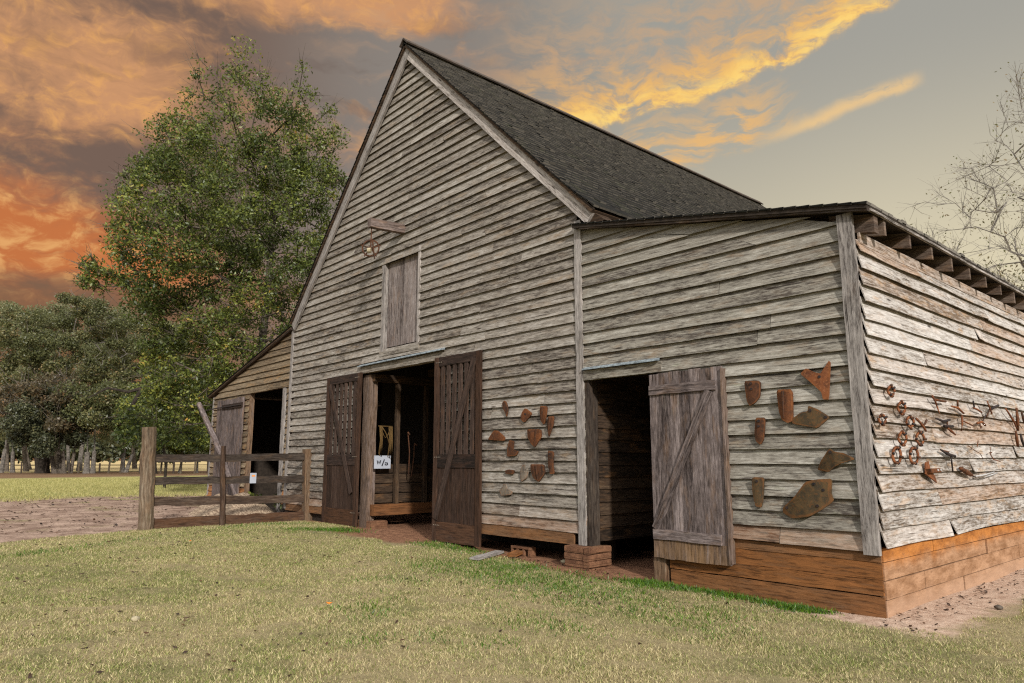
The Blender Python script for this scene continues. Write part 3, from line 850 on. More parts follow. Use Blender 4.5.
# --- openings: casings, lintels, flashings
mb = MB(); mb.box((-10.80, .02, .12), (-10.50, .2, 3.46), 10, .006, (.35, .4, .25, 1)); mb.build('door_post', M['door_gray'], barn)
mb = MB(); mb.box((-7.95, -.04, .12), (-7.75, .14, 3.5), 8, .005, (.35, .4, .25, 1)); mb.build('door_post', M['door_dark'], barn)
mb = MB(); mb.box((-10.95, -.065, 3.50), (-7.72, .08, 3.64), 10, .004, (.5, .4, 0, 1)); mb.build('lintel', M['siding'], barn)
mb = MB(); mb.prism([(-10.84, -.07, 3.655), (-10.84, -.14, 3.645), (-10.84, -.14, 3.66), (-10.84, -.06, 3.70)], (3.2, 0, .02)); mb.build('flashing', M['flash'], barn)
mb = MB(); mb.box((-4.11, -.066, 2.79), (-2.66, .04, 2.935), 8, .003, (.45, .3, 0, 1)); mb.build('lintel', M['siding_gray'], barn)
mb = MB(); mb.prism([(-4.08, -.066, 2.945), (-4.08, -.12, 2.938), (-4.08, -.12, 2.952), (-4.08, -.06, 2.985)], (1.40, 0, 0)); mb.build('flashing', M['flash'], barn)
mb = MB(); mb.box((-4.115, -.03, .37), (-4.02, .05, 2.785), 8, .003, (.4, .3, 0, 1)); mb.build('door_casing', M['fence'], barn)
mb = MB(); mb.box((-2.76, -.03, .33), (-2.68, .06, 2.785), 8, .003, (.4, .3, 0, 1)); mb.build('door_casing', M['door_gray'], barn)
mb = MB(); mb.box((-17.58, -.03, .2), (-17.16, .1, 3.50), 8, .006, (.3, .9, .45, 1)); mb.build('door_post', M['door_gray'], barn)
mb = MB(); mb.box((-14.92, -.05, .2), (-14.74, .06, 3.50), 8, .004, (.6, .3, 0, 1)); mb.build('door_casing', M['post'], barn)
mb = MB(); mb.box((-17.7, -.06, 3.505), (-14.55, .05, 3.64), 8, .004, (.5, .4, 0, 1)); mb.build('lintel', M['siding_left'], barn)
mb = MB(); mb.box((-14.45, -.03, .2), (-14.28, .05, 3.4), 8, .004, (.1, .4, 0, 1)); mb.build('door_casing', M['door_dark'], barn)

# loft door
mb = MB()
for i in range(6):
    x0 = -9.90 + i * .212
    mb.box((x0 + .003, .03 + .004 * (i % 3), 3.99), (x0 + .209, .075, 5.86), 8, .002, (random.random(), random.random(), 0, 1))
loft = mb.build('loft_door', M['loft'], barn)
WL[loft.name] = WL[barn.name]
mb = MB(); mb.box((-10.05, -.05, 3.90), (-9.92, .06, 5.93), 6, .003, (.4, .2, 0, 1)); mb.build('loft_casing', M['post'], barn)
mb = MB(); mb.box((-8.63, -.055, 3.90), (-8.55, .06, 5.96), 6, .003, (.9, .2, 0, 1)); mb.build('loft_casing', M['trim'], barn)
mb = MB(); mb.box((-9.915, -.03, 5.87), (-8.635, .06, 5.94), 4, .003); mb.build('loft_head', M['fence'], barn)
mb = MB(); mb.box((-10.05, -.06, 3.80), (-8.55, .07, 3.90), 4, .003, (.8, .3, 0, 1)); mb.build('loft_sill', M['siding'], barn)
# hoist beam
mb = MB(); mb.beam((-9.22, .1, 6.46), (-9.26, -.86, 6.43), .19, .13, (0, 0, 1), 6, .004, (.6, .6, .1, 1)); mb.build('hoist_beam', M['door_gray'], barn)

# --- the doors
def leaf(x0, x1, z0, z1, y, flip):
    """double-door leaf: stiles, rails, bars above, boards below and one diagonal brace"""
    d = MB(); s = .13
    c = lambda st=0: (random.random(), random.random(), st, 1)
    zm1 = z0 + (z1 - z0) * .46; zm0 = zm1 - .24; zb = z0 + .34; zt = z1 - .17
    root = None
    f = MB()
    f.box((x0, y - .05, z0), (x0 + s, y, z1), 8, .003, c(.2)); f.box((x1 - s, y - .05, z0), (x1, y, z1), 8, .003, c(.2))
    f.box((x0 + s, y - .046, zt), (x1 - s, y, z1), 6, .003, c()); f.box((x0 + s, y - .046, zm0), (x1 - s, y, zm1), 6, .003, c())
    f.box((x0 + s, y - .046, z0), (x1 - s, y, zb), 6, .003, c(.45))
    root = f.build('barn_door', M['door_dark'], barn); WL[root.name] = WL[barn.name]
    n = 6; w = (x1 - x0 - 2 * s)
    for i in range(n):
        xc = x0 + s + w * (i + .65) / (n + .3)
        b = MB(); b.box((xc - .049, y - .036, zm1 + .002), (xc + .049, y - .008, zt - .002), 6, .004, c()); b.build('bar', M['door_slat'], root)
    p = MB(); k = 5
    for i in range(k):
        p.box((x0 + s + w * i / k + .003, y - .03 - .003 * (i % 2), zb + .002), (x0 + s + w * (i + 1) / k - .003, y - .004, zm0 - .002), 5, .002, (random.random(), random.random(), .1, 1))
    p.build('panel', M['door_dark'], root)
    b = MB()
    if flip: b.beam((x0 + .16, y - .063, zt - .02), (x1 - .22, y - .063, zb + .35), .13, .022, (1, 0, 0), 10, .003, c())
    else: b.beam((x1 - .16, y - .063, zt + .04), (x0 + .12, y - .063, zb + .05), .13, .022, (1, 0, 0), 10, .003, c())
    b.build('brace', M['door_slat'], root)
    for zz in (z1 - .1, zm1 - .05, zb - .06):
        xx = x1 - .06 if flip else x0 + .06
        for q in range(4):
            h = MB(); h.tube([(xx + (-1 if flip else 1) * q * .055, y - .05, zz), (xx + (-1 if flip else 1) * q * .055, y - .058, zz)], .011, 6)
            h.build('bolt', M['iron_gray'], root)
    return root
leaf(-12.26, -10.70, .20, 3.52, -.075, True)
leaf(-7.89, -6.50, .15, 3.53, -.075, False)
# plank door of the right shed
mb = MB(); x0, x1, z0, z1, y = -2.84, -1.71, .335, 2.76, -.085
k = 7; w = (x1 - x0) / k
for i in range(k):
    mb.box((x0 + w * i + .002, y - .02 - .004 * random.random(), z0 + random.uniform(0, .012)), (x0 + w * (i + 1) - .002, y + .012, z1 + random.uniform(-.012, .012)), 12, .002, (random.random(), random.random(), 0, 1))
pd = mb.build('plank_door', M['door_gray'], barn); WL[pd.name] = WL[barn.name]
mb = MB(); mb.box((x0 + .01, y - .05, 2.475), (x1 - .08, y - .027, 2.60), 8, .004, (.55, .5, 0, 1)); mb.build('ledge', M['door_gray'], pd)
mb = MB(); mb.box((x0 + .01, y - .055, .575), (x1 - .10, y - .027, .70), 8, .004, (.95, .3, 0, 1)); mb.build('ledge', M['door_gray'], pd)
mb = MB(); mb.beam((x0 + .05, y - .042, .71), (x1 - .18, y - .042, 2.47), .115, .025, (1, 0, 0), 12, .003, (.45, .4, 0, 1)); mb.build('brace', M['door_gray'], pd)
mb = MB()
for i in range(k): mb.box((x0 + w * i + .002, y - .030, .332 + random.uniform(0, .012)), (x0 + w * (i + 1) - .002, y - .026, .572), 4, .001, (random.random(), .95, random.uniform(.45, .75), 1))
mb.build('stained_foot', M['door_gray'], pd)
mb = MB(); mb.box((x1 - .004, y - .05, .36), (x1 + .02, y + .06, 2.74), 6, .003, (.4, .4, .2, 1)); mb.build('door_edge', M['door_gray'], pd)
# left shed's board door, folded back on the wall
mb = MB(); x0, x1, z0, z1, y = -19.55, -17.45, .42, 3.42, -.10
k = 9; w = (x1 - x0) / k
for i in range(k):
    mb.box((x0 + w * i + .002, y - .02 - .005 * random.random(), z0 + random.uniform(-.03, .03)), (x0 + w * (i + 1) - .002, y + .02, z1 + random.uniform(-.02, .02)), 10, .003, (random.random(), random.random(), 0, 1))
sdr = mb.build('shed_door', M['door_gray'], barn); WL[sdr.name] = WL[barn.name]
mb = MB(); mb.box((x0 + .5, y - .06, 3.13), (x1, y - .028, 3.27), 6, .003); mb.build('ledge', M['door_dark'], sdr)
mb = MB(); mb.tube([(x0 - .95, y - .07, 3.18), (x0 + .3, y - .07, 3.2), (x1, y - .075, 3.2)], .018, 6); mb.build('hinge_bar', M['black_iron'], sdr)

# ------------------------------------------------------------------ things hung on the barn
hoist_p = np.array([-9.27, -.80, 6.33])
pu = thing('pulley', (-9.27, -.80, 5.85), 'rusty spoked pulley wheel hanging from the hoist beam over the loft door', 'pulley')
mb = MB(); ce = np.array([-9.27, -.80, 5.90]); r = .17
e1 = np.array([.664, .748, 0]); e2 = np.array([0, 0, 1.0])
rim = [ce + r * (math.cos(t) * e1 + math.sin(t) * e2) for t in np.linspace(0, 2 * math.pi, 22, endpoint=False)]
mb.ringtube(rim, .017, 6); mb.build('wheel_rim', M['rust_dark'], pu, True)
mb = MB()
for t in np.linspace(0, 2 * math.pi, 5, endpoint=False): mb.tube([ce, ce + (r + .045) * (math.cos(t + .3) * e1 + math.sin(t + .3) * e2)], .014, 5)
mb.tube([ce - np.array([.03, .03, 0]), ce + np.array([.03, .03, 0])], .035, 8); mb.build('spokes', M['rust_dark'], pu)
mb = MB(); mb.tube([hoist_p + (0, 0, .03), hoist_p + (.012, 0, -.1), ce + (0, 0, r + .02)], .012, 5); mb.tube([ce + (.03, .02, .16), ce + (.06, .03, -.02), ce + (.12, .03, -.24)], .016, 5); mb.build('hanger', M['rust_dark'], pu)
mb = MB(); ww = ce + .09 * e1 * -.1 + np.array([.05, -.05, -.07]); mb.tube([ww - np.array([.05, .05, 0]) * .5, ww + np.array([.05, .05, 0]) * .5], .055, 10); mb.build('sheave', M['ash'], pu)

def plate(name, px, origin, sc, mat, label, cat, group, th=.022, y=-.080, curve=.03, holes=(), rib=None):
    pts = [fac(origin[0] + a / sc, origin[1] + b / sc, y) for a, b in px]
    # round the outline a little
    out = []
    n = len(pts)
    for i in range(n):
        p, q = pts[i], pts[(i + 1) % n]
        out += [p + (q - p) * .12, p + (q - p) * .88]
    ce = np.mean(out, 0); hw = max(1e-3, max(abs(p[0] - ce[0]) for p in out)); hh = max(1e-3, max(abs(p[2] - ce[2]) for p in out))
    mb = MB()
    def bulge(p):
        return np.array([0, -curve * (1 - min(1, ((p[0] - ce[0]) / hw) ** 2)) - curve * .4 * (p[2] - ce[2]) / hh, 0])
    # fan of rings so that the plate is curved, not flat
    c = mb.rnd(); n = len(out)
    rings = []
    for s_ in (1.0, .86, .45, .05):
        rings.append([ce + (p - ce) * s_ + bulge(ce + (p - ce) * s_) for p in out])
    n0 = len(mb.v)
    for rr in rings: mb.v.extend([tuple(p) for p in rr])
    for k in range(3):
        for i in range(n):
            j = (i + 1) % n
            mb.face((n0 + k * n + i, n0 + k * n + j, n0 + (k + 1) * n + j, n0 + (k + 1) * n + i), [(0, 0)] * 4, (c[0], c[1], .4 if k == 0 else 0, 1))
    mb.face(tuple(n0 + 3 * n + i for i in range(n)), [(0, 0)] * n, c)
    b0 = len(mb.v); mb.v.extend([tuple(p + np.array([0, th, 0])) for p in rings[0]])
    for i in range(n):
        j = (i + 1) % n; mb.face((b0 + i, b0 + j, n0 + j, n0 + i), [(0, 0)] * 4, c)
    mb.face(tuple(b0 + i for i in range(n))[::-1], [(0, 0)] * n, c)
    loc = (ce[0], 0.0, min(p[2] for p in out))
    if holes or rib:
        o = thing(name, loc, label, cat, group)
        pl = mb.build('plate', mat, o)
        for (a, b) in holes:
            p = fac(origin[0] + a / sc, origin[1] + b / sc, y); p = p + bulge(p)
            h = MB(); h.tube([p + (0, .002, 0), p - (0, .007, 0)], .017, 8); h.build('bolt', M['black_iron'], o)
        if rib:
            p0, p1 = [fac(origin[0] + a / sc, origin[1] + b / sc, y) for a, b in rib]
            h = MB(); h.tube([p0 + bulge(p0) - (0, .004, 0), (p0 + p1) / 2 + bulge((p0 + p1) / 2) - (0, .008, 0), p1 + bulge(p1) - (0, .004, 0)], [.018, .014, .008], 6); h.build('rib', M['rust_dark'], o)
        return o
    o = mb.build(name, mat, None, origin=loc)
    return tag(o, label, cat, group)

GA = 'rusty plough irons between the double door and the small door'
o1, s1 = (480, 395), 6.21
RU, RD, RB, RP = M['rust'], M['rust_dark'], M['rust_bright'], M['rust_plate']
plate('plough_point', [(138, 50), (155, 35), (166, 45), (174, 90), (165, 138), (157, 105), (140, 78)], o1, s1, RD, 'small narrow rusty point, topmost of the irons nearest the double door', 'plough iron', GA, curve=.015)
plate('plough_plate', [(285, 80), (322, 115), (277, 172), (252, 150), (262, 110)], o1, s1, RU, 'diamond shaped orange brown plate left of the two tall narrow irons', 'plough iron', GA, holes=((285, 118),), curve=.015)
plate('plough_share', [(380, 68), (418, 70), (412, 130), (400, 186), (378, 160), (372, 100)], o1, s1, RU, 'tall curved rusty iron highest on the right of the irons beside the double door', 'plough iron', GA, rib=((396, 75), (388, 150)), curve=.02)
plate('plough_share', [(428, 135), (460, 130), (456, 185), (440, 235), (428, 262), (414, 200)], o1, s1, RD, 'leaf shaped pointed iron just right of and below the tall curved one', 'plough iron', GA, rib=((443, 140), (430, 240)), curve=.02)
plate('plough_plate', [(48, 275), (90, 220), (115, 222), (155, 265), (150, 285), (60, 278)], o1, s1, RU, 'fan shaped brown iron closest to the double door', 'plough iron', GA, curve=.015)
plate('plough_share', [(298, 212), (380, 212), (381, 260), (345, 326), (320, 300), (297, 260)], o1, s1, RU, 'upper of the two shield shaped rusty shares', 'plough iron', GA, rib=((360, 215), (346, 320)), curve=.035)
plate('iron_bracket', [(185, 280), (215, 286), (206, 338), (237, 350), (225, 376), (165, 383), (170, 330)], o1, s1, RD, 'L shaped dark rusty bracket below the fan shaped iron', 'iron bracket', GA, curve=.012)
plate('plough_share', [(425, 345), (460, 350), (455, 440), (460, 490), (436, 491), (422, 440)], o1, s1, RD, 'long straight narrow iron right of the lower shield share', 'plough iron', GA, holes=((440, 365),), curve=.02)
plate('iron_scrap', [(155, 470), (180, 462), (212, 468), (206, 492), (160, 490)], o1, s1, RD, 'small flat oblong rusty scrap left of the gray hook', 'iron scrap', GA, curve=.01)
plate('iron_hook', [(265, 438), (282, 430), (276, 478), (299, 475), (291, 515), (255, 541), (247, 490)], o1, s1, M['iron_gray'], 'gray hooked iron left of the lower shield share', 'iron hook', GA, curve=.012)
plate('plough_share', [(318, 430), (400, 430), (401, 490), (370, 541), (335, 515), (317, 470)], o1, s1, RD, 'lower of the two shield shaped shares, dark brown with grooves', 'plough iron', GA, rib=((362, 433), (366, 530)), curve=.035)
plate('iron_scrap', [(118, 592), (143, 577), (153, 550), (168, 555), (172, 582), (202, 600), (192, 620), (132, 626)], o1, s1, M['iron_gray'], 'pale mossy gray lump, lowest of the irons beside the double door', 'iron scrap', GA, curve=.02)
GB = 'rusty plough irons between the plank door and the corner post'
o2, s2 = (735, 355), 7.877
plate('plough_share', [(75, 205), (203, 203), (197, 330), (165, 376), (120, 402), (95, 370)], o2, s2, RD, 'square topped dark share with slanted point nearest the plank door top', 'plough iron', GB, holes=((135, 225), (138, 270)), curve=.025)
plate('plough_frog', [(513, 148), (560, 104), (610, 130), (660, 146), (704, 140), (738, 45), (751, 60), (737, 350), (694, 350), (685, 295), (580, 200)], o2, s2, RB, 'large three armed bright rust iron highest beside the corner post', 'plough iron', GB, holes=((668, 172),), curve=.01)
plate('plough_share', [(333, 275), (455, 268), (457, 520), (420, 536), (375, 510), (348, 440)], o2, s2, RU, 'tall wide curved share standing left of the boot shaped iron', 'plough iron', GB, rib=((392, 285), (395, 500)), curve=.035)
plate('plough_share', [(450, 540), (455, 500), (520, 455), (578, 445), (585, 400), (650, 425), (747, 490), (655, 575), (560, 560)], o2, s2, RP, 'boot shaped rusty iron touching the tall share, toe towards the corner post', 'plough iron', GB, holes=((598, 438), (715, 490)), curve=.02)
plate('plough_point', [(170, 495), (238, 492), (234, 600), (226, 670), (205, 708), (165, 680), (152, 620)], o2, s2, RD, 'small narrow iron below the square topped share by the plank door', 'plough iron', GB, holes=((195, 520), (193, 560)), curve=.02)
o3 = (735, 440)
plate('plough_share', [(643, 236), (680, 170), (765, 65), (800, 92), (870, 103), (948, 150), (850, 182), (790, 213), (745, 253)], o3, s2, RP, 'crescent shaped rusty iron beside the corner post above the big mouldboard', 'plough iron', GB, holes=((770, 95),), curve=.05)
plate('plough_point', [(140, 300), (160, 292), (230, 295), (224, 450), (210, 532), (165, 525), (138, 410)], o3, s2, RP, 'long narrow iron lowest beside the plank door, slotted at the top', 'plough iron', GB, holes=((180, 325),), curve=.02)
plate('plough_mouldboard', [(580, 328), (660, 310), (775, 303), (768, 420), (783, 480), (700, 547), (600, 602), (450, 617), (372, 572), (372, 535), (480, 450)], o3, s2, RP, 'largest plate, a broad rusty mouldboard with four bolt holes low on the wall', 'plough mouldboard', GB, holes=((645, 345), (712, 393), (665, 518), (412, 532)), curve=.06)

# ---- irons on the pale side wall
GS = 'rusty harness and tool irons on the pale side wall'
XS = .102
def S(px, py, origin, sc, x=XS): return sid(origin[0] + px / sc, origin[1] + py / sc, x)
q1, qs = (870, 380), 5.69
q2 = (930, 380)
def wall_tool(name, mats_tubes, label, cat, origin):
    """each tube: (material, radii, pixel path); joined per material; the first is the thing, others its parts"""
    allp = [S(a, b, origin, qs) for _, _, path in mats_tubes for a, b in path]
    loc = (0.05, float(np.mean([p[1] for p in allp])), float(min(p[2] for p in allp)))
    by = {}
    for mt, rad, path in mats_tubes:
        by.setdefault(mt, []).append((rad, path))
    pc = lambda path: [S(a, b, origin, qs, XS + .012 * math.sin(i * 1.7)) for i, (a, b) in enumerate(path)]
    if len(by) == 1:
        mb = MB()
        for mt in by:
            for rad, path in by[mt]: mb.tube(pc(path), np.array(rad) * .78 if hasattr(rad, '__len__') else rad * .78, 6)
        return tag(mb.build(name, M[mt], None, True, origin=loc), label, cat, GS)
    o = thing(name, loc, label, cat, GS)
    for i, mt in enumerate(by):
        mb = MB()
        for rad, path in by[mt]: mb.tube(pc(path), np.array(rad) * .78 if hasattr(rad, '__len__') else rad * .78, 6)
        mb.build(('shank', 'head', 'tip')[i], M[mt], o, True)
    return o
def ring_iron(name, cx, cy, hw, hh, label, rect=False, gap=0.0, mat='rust_bright', studs=4, origin=q1):
    ce = S(cx, cy, origin, qs); dy = S(cx + hw, cy, origin, qs)[1] - ce[1]; dz = ce[2] - S(cx, cy + hh, origin, qs)[2]
    tilt = .30
    pts = []
    for t in np.linspace(gap, 2 * math.pi - gap, 18, endpoint=gap > 0):
        u, v = math.cos(t + math.pi / 2), math.sin(t + math.pi / 2)
        if rect: u = math.copysign(min(1, abs(u) * 1.35), u); v = math.copysign(min(1, abs(v) * 1.25), v)
        yy, zz = dy * u, dz * v
        pts.append(ce + np.array([.01 * math.sin(3 * t), yy + tilt * zz * .6, zz]))
    mb = MB()
    if gap: mb.tube(pts, .014, 6)
    else: mb.ringtube(pts, .015, 6)
    o = thing(name, (0.05, ce[1], ce[2] - dz), label, 'harness iron', GS)
    mb.build('ring', M[mat], o, True)
    for k in range(studs):
        p = pts[int((k + .4) / studs * len(pts)) % len(pts)]; d = p - ce; d /= max(np.linalg.norm(d), 1e-6)
        mb = MB(); mb.tube([p - d * .022, p + d * .016 + np.array([.016, 0, 0])], .014, 5); mb.build('stud', M['black_iron'] if k % 2 else M['rust_dark'], o, True)
    return o
ring_iron('hame_ring', 120, 62, 14, 32, 'small oval rusty ring highest and nearest the corner post on the side wall', gap=.3)
ring_iron('hame_ring', 180, 158, 17, 38, 'oval studded rusty ring right below the highest ring, beside a board joint', gap=.2)
ring_iron('hame_ring', 70, 224, 15, 32, 'narrow open rusty ring closest to the corner post in the third row down', gap=.5)
ring_iron('hame_ring', 228, 238, 16, 36, 'dark edged oval ring left of the V shaped hook', gap=.25, studs=5)
wall_tool('iron_hook', [('rust_bright', .018, [(262, 218), (285, 242), (305, 268), (318, 290)]), ('rust_dark', .016, [(322, 228), (312, 250), (300, 262)])], 'V shaped rusty hook right of the studded oval rings', 'iron hook', q1)
ring_iron('hame_ring', 185, 332, 18, 42, 'pale rust oval ring, left of the pair in the fourth row', gap=.2)
ring_iron('hame_ring', 285, 332, 18, 42, 'knobbly rust ring, right of the pair in the fourth row', gap=.35, studs=6)
ring_iron('harness_buckle', 152, 428, 18, 44, 'left one of the two large rectangular rusty buckles', rect=True, studs=6)
ring_iron('harness_buckle', 250, 430, 18, 44, 'right one of the two large rectangular rusty buckles', rect=True, studs=6)
# bracket plate with a box end
def side_prism(mb, px, origin, th=.012, x=XS): mb.prism([S(a, b, origin, qs, x) for a, b in px], (-th, 0, 0))
ce = S(355, 520, q1, qs); o = thing('plough_bracket', (.05, ce[1], ce[2] - .15), 'winged rusty plate with a square bolted end, lowest below the buckles', 'plough iron', GS)
mb = MB(); side_prism(mb, [(318, 470), (335, 462), (345, 510), (372, 548), (382, 585), (350, 560), (320, 535)], q1, .015); mb.build('wing', RB, o)
mb = MB(); side_prism(mb, [(345, 505), (402, 502), (408, 524), (350, 528)], q1, .05, XS + .05); mb.build('box_end', RU, o)
mb = MB()
for a, b in ((385, 513), (400, 511)): p = S(a, b, q1, qs, XS + .05); mb.tube([p, p + (.012, 0, 0)], .012, 6)
mb.build('bolt', M['steel'], o)
wall_tool('iron_hook', [('rust_bright', [.02, .016, .012], [(12, 90), (30, 120), (40, 150)]), ('rust_bright', [.012, .008], [(40, 150), (55, 192)]), ('rust', .02, [(32, 112), (60, 118), (88, 122)])], 'T shaped rusty hook at the upper left of the hook group on the side wall', 'iron hook', q2)
wall_tool('iron_hook', [('rust_bright', [.012, .022, .016], [(120, 148), (158, 158), (192, 190)]), ('rust_dark', .016, [(158, 155), (156, 112)])], 'broad forked rusty hook with an upright peg in the top row', 'iron hook', q2)
wall_tool('iron_hook', [('rust_bright', .016, [(246, 158), (270, 168), (294, 184)]), ('black_iron', .014, [(252, 160), (246, 118)])], 'slim dark pegged hook next to the broad forked one', 'iron hook', q2)
wall_tool('iron_hook', [('rust_bright', [.01, .016, .014], [(324, 118), (340, 158), (352, 192)]), ('black_iron', .022, [(345, 165), (388, 145)]), ('rust_dark', .014, [(340, 168), (322, 208)])], 'Y shaped rusty iron with a thick dark arm in the top row', 'iron hook', q2)
wall_tool('iron_hook', [('rust_bright', [.02, .012], [(182, 205), (184, 250), (178, 290)]), ('rust', .012, [(186, 232), (215, 246), (248, 262)])], 'rusty hook pointing down with a thin arm to the right, second row', 'iron hook', q2)
wall_tool('iron_hook', [('rust_bright', .02, [(268, 246), (296, 238), (314, 258)]), ('black_iron', .012, [(298, 236), (318, 200)]), ('rust', .012, [(284, 250), (290, 275)])], 'three pronged bright rust iron under the Y shaped iron', 'iron hook', q2)
wall_tool('harness_bracket', [('black_iron', [.014, .022, .02], [(34, 218), (78, 236), (112, 226)]), ('rust_bright', [.016, .022, .012], [(100, 272), (122, 292), (146, 312)]), ('black_iron', .026, [(82, 262), (128, 264)]), ('rust_dark', .014, [(98, 238), (100, 268)])], 'bulky black and rust bracket under the T shaped hook', 'harness iron', q2)
wall_tool('hay_fork_hammer', [('black_iron', [.012, .024, .022], [(60, 396), (98, 420), (142, 434)]), ('black_iron', [.016, .012], [(120, 428), (124, 470), (130, 520)]), ('rust', [.012, .014], [(62, 398), (104, 410)])], 'black T headed tool with a thin straight handle above the cone', 'tool', q2)
wall_tool('iron_cone', [('rust', [.02, .036, .044, .026], [(168, 502), (190, 512), (214, 528), (238, 542)]), ('rust_dark', .016, [(170, 498), (186, 496)])], 'fat rusty cone shaped iron left of the pale fork', 'plough iron', q2)
wall_tool('pitchfork_head', [('iron_gray', .012, [(245, 556), (300, 552), (355, 530)]), ('steel', .012, [(290, 556), (335, 545), (385, 528)]), ('steel', .011, [(260, 548), (310, 540), (365, 524)]), ('black_iron', .012, [(246, 548), (262, 552), (248, 560)])], 'pale steel fork head with slim prongs lying flat on the lower siding', 'fork', q2)
wall_tool('wire_scrap', [('rust', .006, [(215, 372), (250, 398), (285, 418), (302, 448)]), ('rust', .008, [(274, 345), (268, 382)]), ('iron_gray', .006, [(236, 384), (270, 378)])], 'thin twisted rusty wire left of the small L shaped wire', 'wire', q2)
wall_tool('wire_scrap', [('rust_bright', .009, [(342, 382), (345, 425), (362, 452), (400, 464)]), ('rust', .010, [(338, 415), (352, 412)])], 'small L shaped rusty wire low in the hook group', 'wire', q2)
wall_tool('hame_strap', [('rust_bright', [.014, .02, .02, .014], [(430, 162), (455, 200), (480, 240), (498, 285)])], 'slanted rusty bar, left half of the tall V at the far end', 'iron bar', q2)
wall_tool('hame_strap', [('rust', [.02, .03, .026], [(492, 158), (498, 220), (500, 290)])], 'thick upright rusty bar of the tall V at the far end', 'iron bar', q2)
wall_tool('hame_strap', [('rust_dark', [.02, .03, .02], [(520, 180), (535, 230), (545, 262)])], 'dark bar furthest right beside the thick upright bar', 'iron bar', q2)
wall_tool('hame_strap', [('rust', [.02, .032, .022], [(488, 290), (494, 335), (500, 378)])], 'short stout rusty bar hanging below the tall V', 'iron bar', q2)
wall_tool('hame_strap', [('black_iron', [.018, .026, .02], [(515, 305), (524, 345), (535, 378)])], 'short black bar next to the stout bar below the tall V', 'iron bar', q2)

# ---- rope, dark tool and card in the doorway
mb = MB()
for k, (dx, ln) in enumerate(((0, .85), (.03, .9), (.42, .95), (.46, .8), (.50, .98))):
    yb = .20 + dx * .55; z = 2.33; ln *= .70
    mb.tube([(-10.36, yb, z), (-10.35, yb + .02, z - ln * .5), (-10.36, yb - .01, z - ln), (-10.355, yb + .035, z - ln - .02), (-10.35, yb + .05, z - ln * .5), (-10.36, yb + .04, z)], .011, 5)
mb.tube([(-10.355, .20, 2.33), (-10.33, .27, 2.16), (-10.34, .33, 2.08), (-10.33, .40, 2.16), (-10.355, .47, 2.33)], .011, 5)
mb.tube([(-10.355, .25, 2.32), (-10.33, .33, 2.2), (-10.33, .40, 2.05), (-10.345, .43, 1.95)], .011, 5)
mb.tube([(-10.37, .17, 2.335), (-10.37, .52, 2.335)], .012, 5)
tag(mb.build('rope_halter', M['rope'], None, True, origin=(-10.36, .58, 1.35)), 'yellow rope halter hanging in loops just inside the double doorway', 'rope')
mb = MB(); mb.tube([(-10.36, .93, 2.2), (-10.33, .96, 1.8), (-10.33, .95, 1.3), (-10.34, 1.03, 1.2), (-10.33, 1.08, 1.7), (-10.35, 1.10, 1.95)], .014, 5)
mb.tube([(-10.34, .91, 2.22), (-10.30, .94, 2.16)], .02, 5); mb.tube([(-10.34, 1.09, 1.97), (-10.30, 1.14, 1.93)], .02, 5)
tag(mb.build('harness_strap', M['rust_dark'], None, True, origin=(-10.35, 1.26, 1.2)), 'dark harness strap with pale tips hanging behind the middle post in the doorway', 'harness')
c0 = on(383, 461.5, 0, -10.36)
sg = thing('card_sign', (-10.36, c0[1], c0[2] - .16), 'white card with black handwriting on the left inside of the double doorway', 'sign')
mb = MB(); tl = on(374.5, 455.5, 0, -10.36); br = on(390.5, 468.5, 0, -10.36)
mb.box((-10.372, tl[1], br[2]), (-10.36, br[1], tl[2])); mb.build('card', M['paper'], sg)
mb = MB(); wY, hZ = br[1] - tl[1], tl[2] - br[2]
def ink(path, r=.012): mb.tube([(-10.354, tl[1] + a * wY, br[2] + b * hZ) for a, b in path], r, 5)
ink([(.16, .62), (.20, .36), (.27, .58), (.33, .36), (.38, .64)]); ink([(.60, .70), (.46, .20)]); ink([(.74, .44), (.66, .46), (.64, .30), (.75, .28)]); ink([(.78, .46), (.80, .28)])
mb.build('lettering', M['ink'], sg)

# ------------------------------------------------------------------ fence, notice, pole, heap
FXX = -13.18
fz = H(FXX, -2)
fn = thing('paddock_fence', (FXX, -1.8, fz), 'dark four rail paddock fence running from the barn wall to a stout gray post', 'fence')
def on_f(px, py, x=FXX): return on(px, py, 0, x)
mb = MB()
b0 = on_f(145.5, 533); t0 = on_f(149, 427); pts = [b0 + (0, 0, -.15)]
for i in range(11):
    pts.append(b0 + (t0 - b0) * i / 10 + np.array([random.uniform(-.012, .012), random.uniform(-.012, .012), 0]))
mb.tube(pts, [.155] * 3 + [.15 + random.uniform(-.008, .008) for _ in range(9)], 10, (.6, .5, .1, 1)); mb.build('post', M['fence_post'], fn)
mb = MB(); b0 = on_f(308, 520.5); t0 = on_f(308.2, 449); mb.beam(b0 - (0, 0, .1), t0, .23, .2, (0, 1, 0), 8, .005, (.35, .5, .15, 1), bev=.02); mb.build('post', M['fence_post'], fn)
mb = MB(); b0 = on_f(222, 526, FXX + .12); t0 = on_f(223.5, 446, FXX + .12)
mb.tube([b0 - (0, 0, .1), b0, b0 + (t0 - b0) * .35 + (0, .01, 0), b0 + (t0 - b0) * .7 - (0, .012, 0), t0], [.07, .065, .06, .058, .05], 8, (.3, .9, .08, 1)); mb.build('stake', M['fence'], fn)
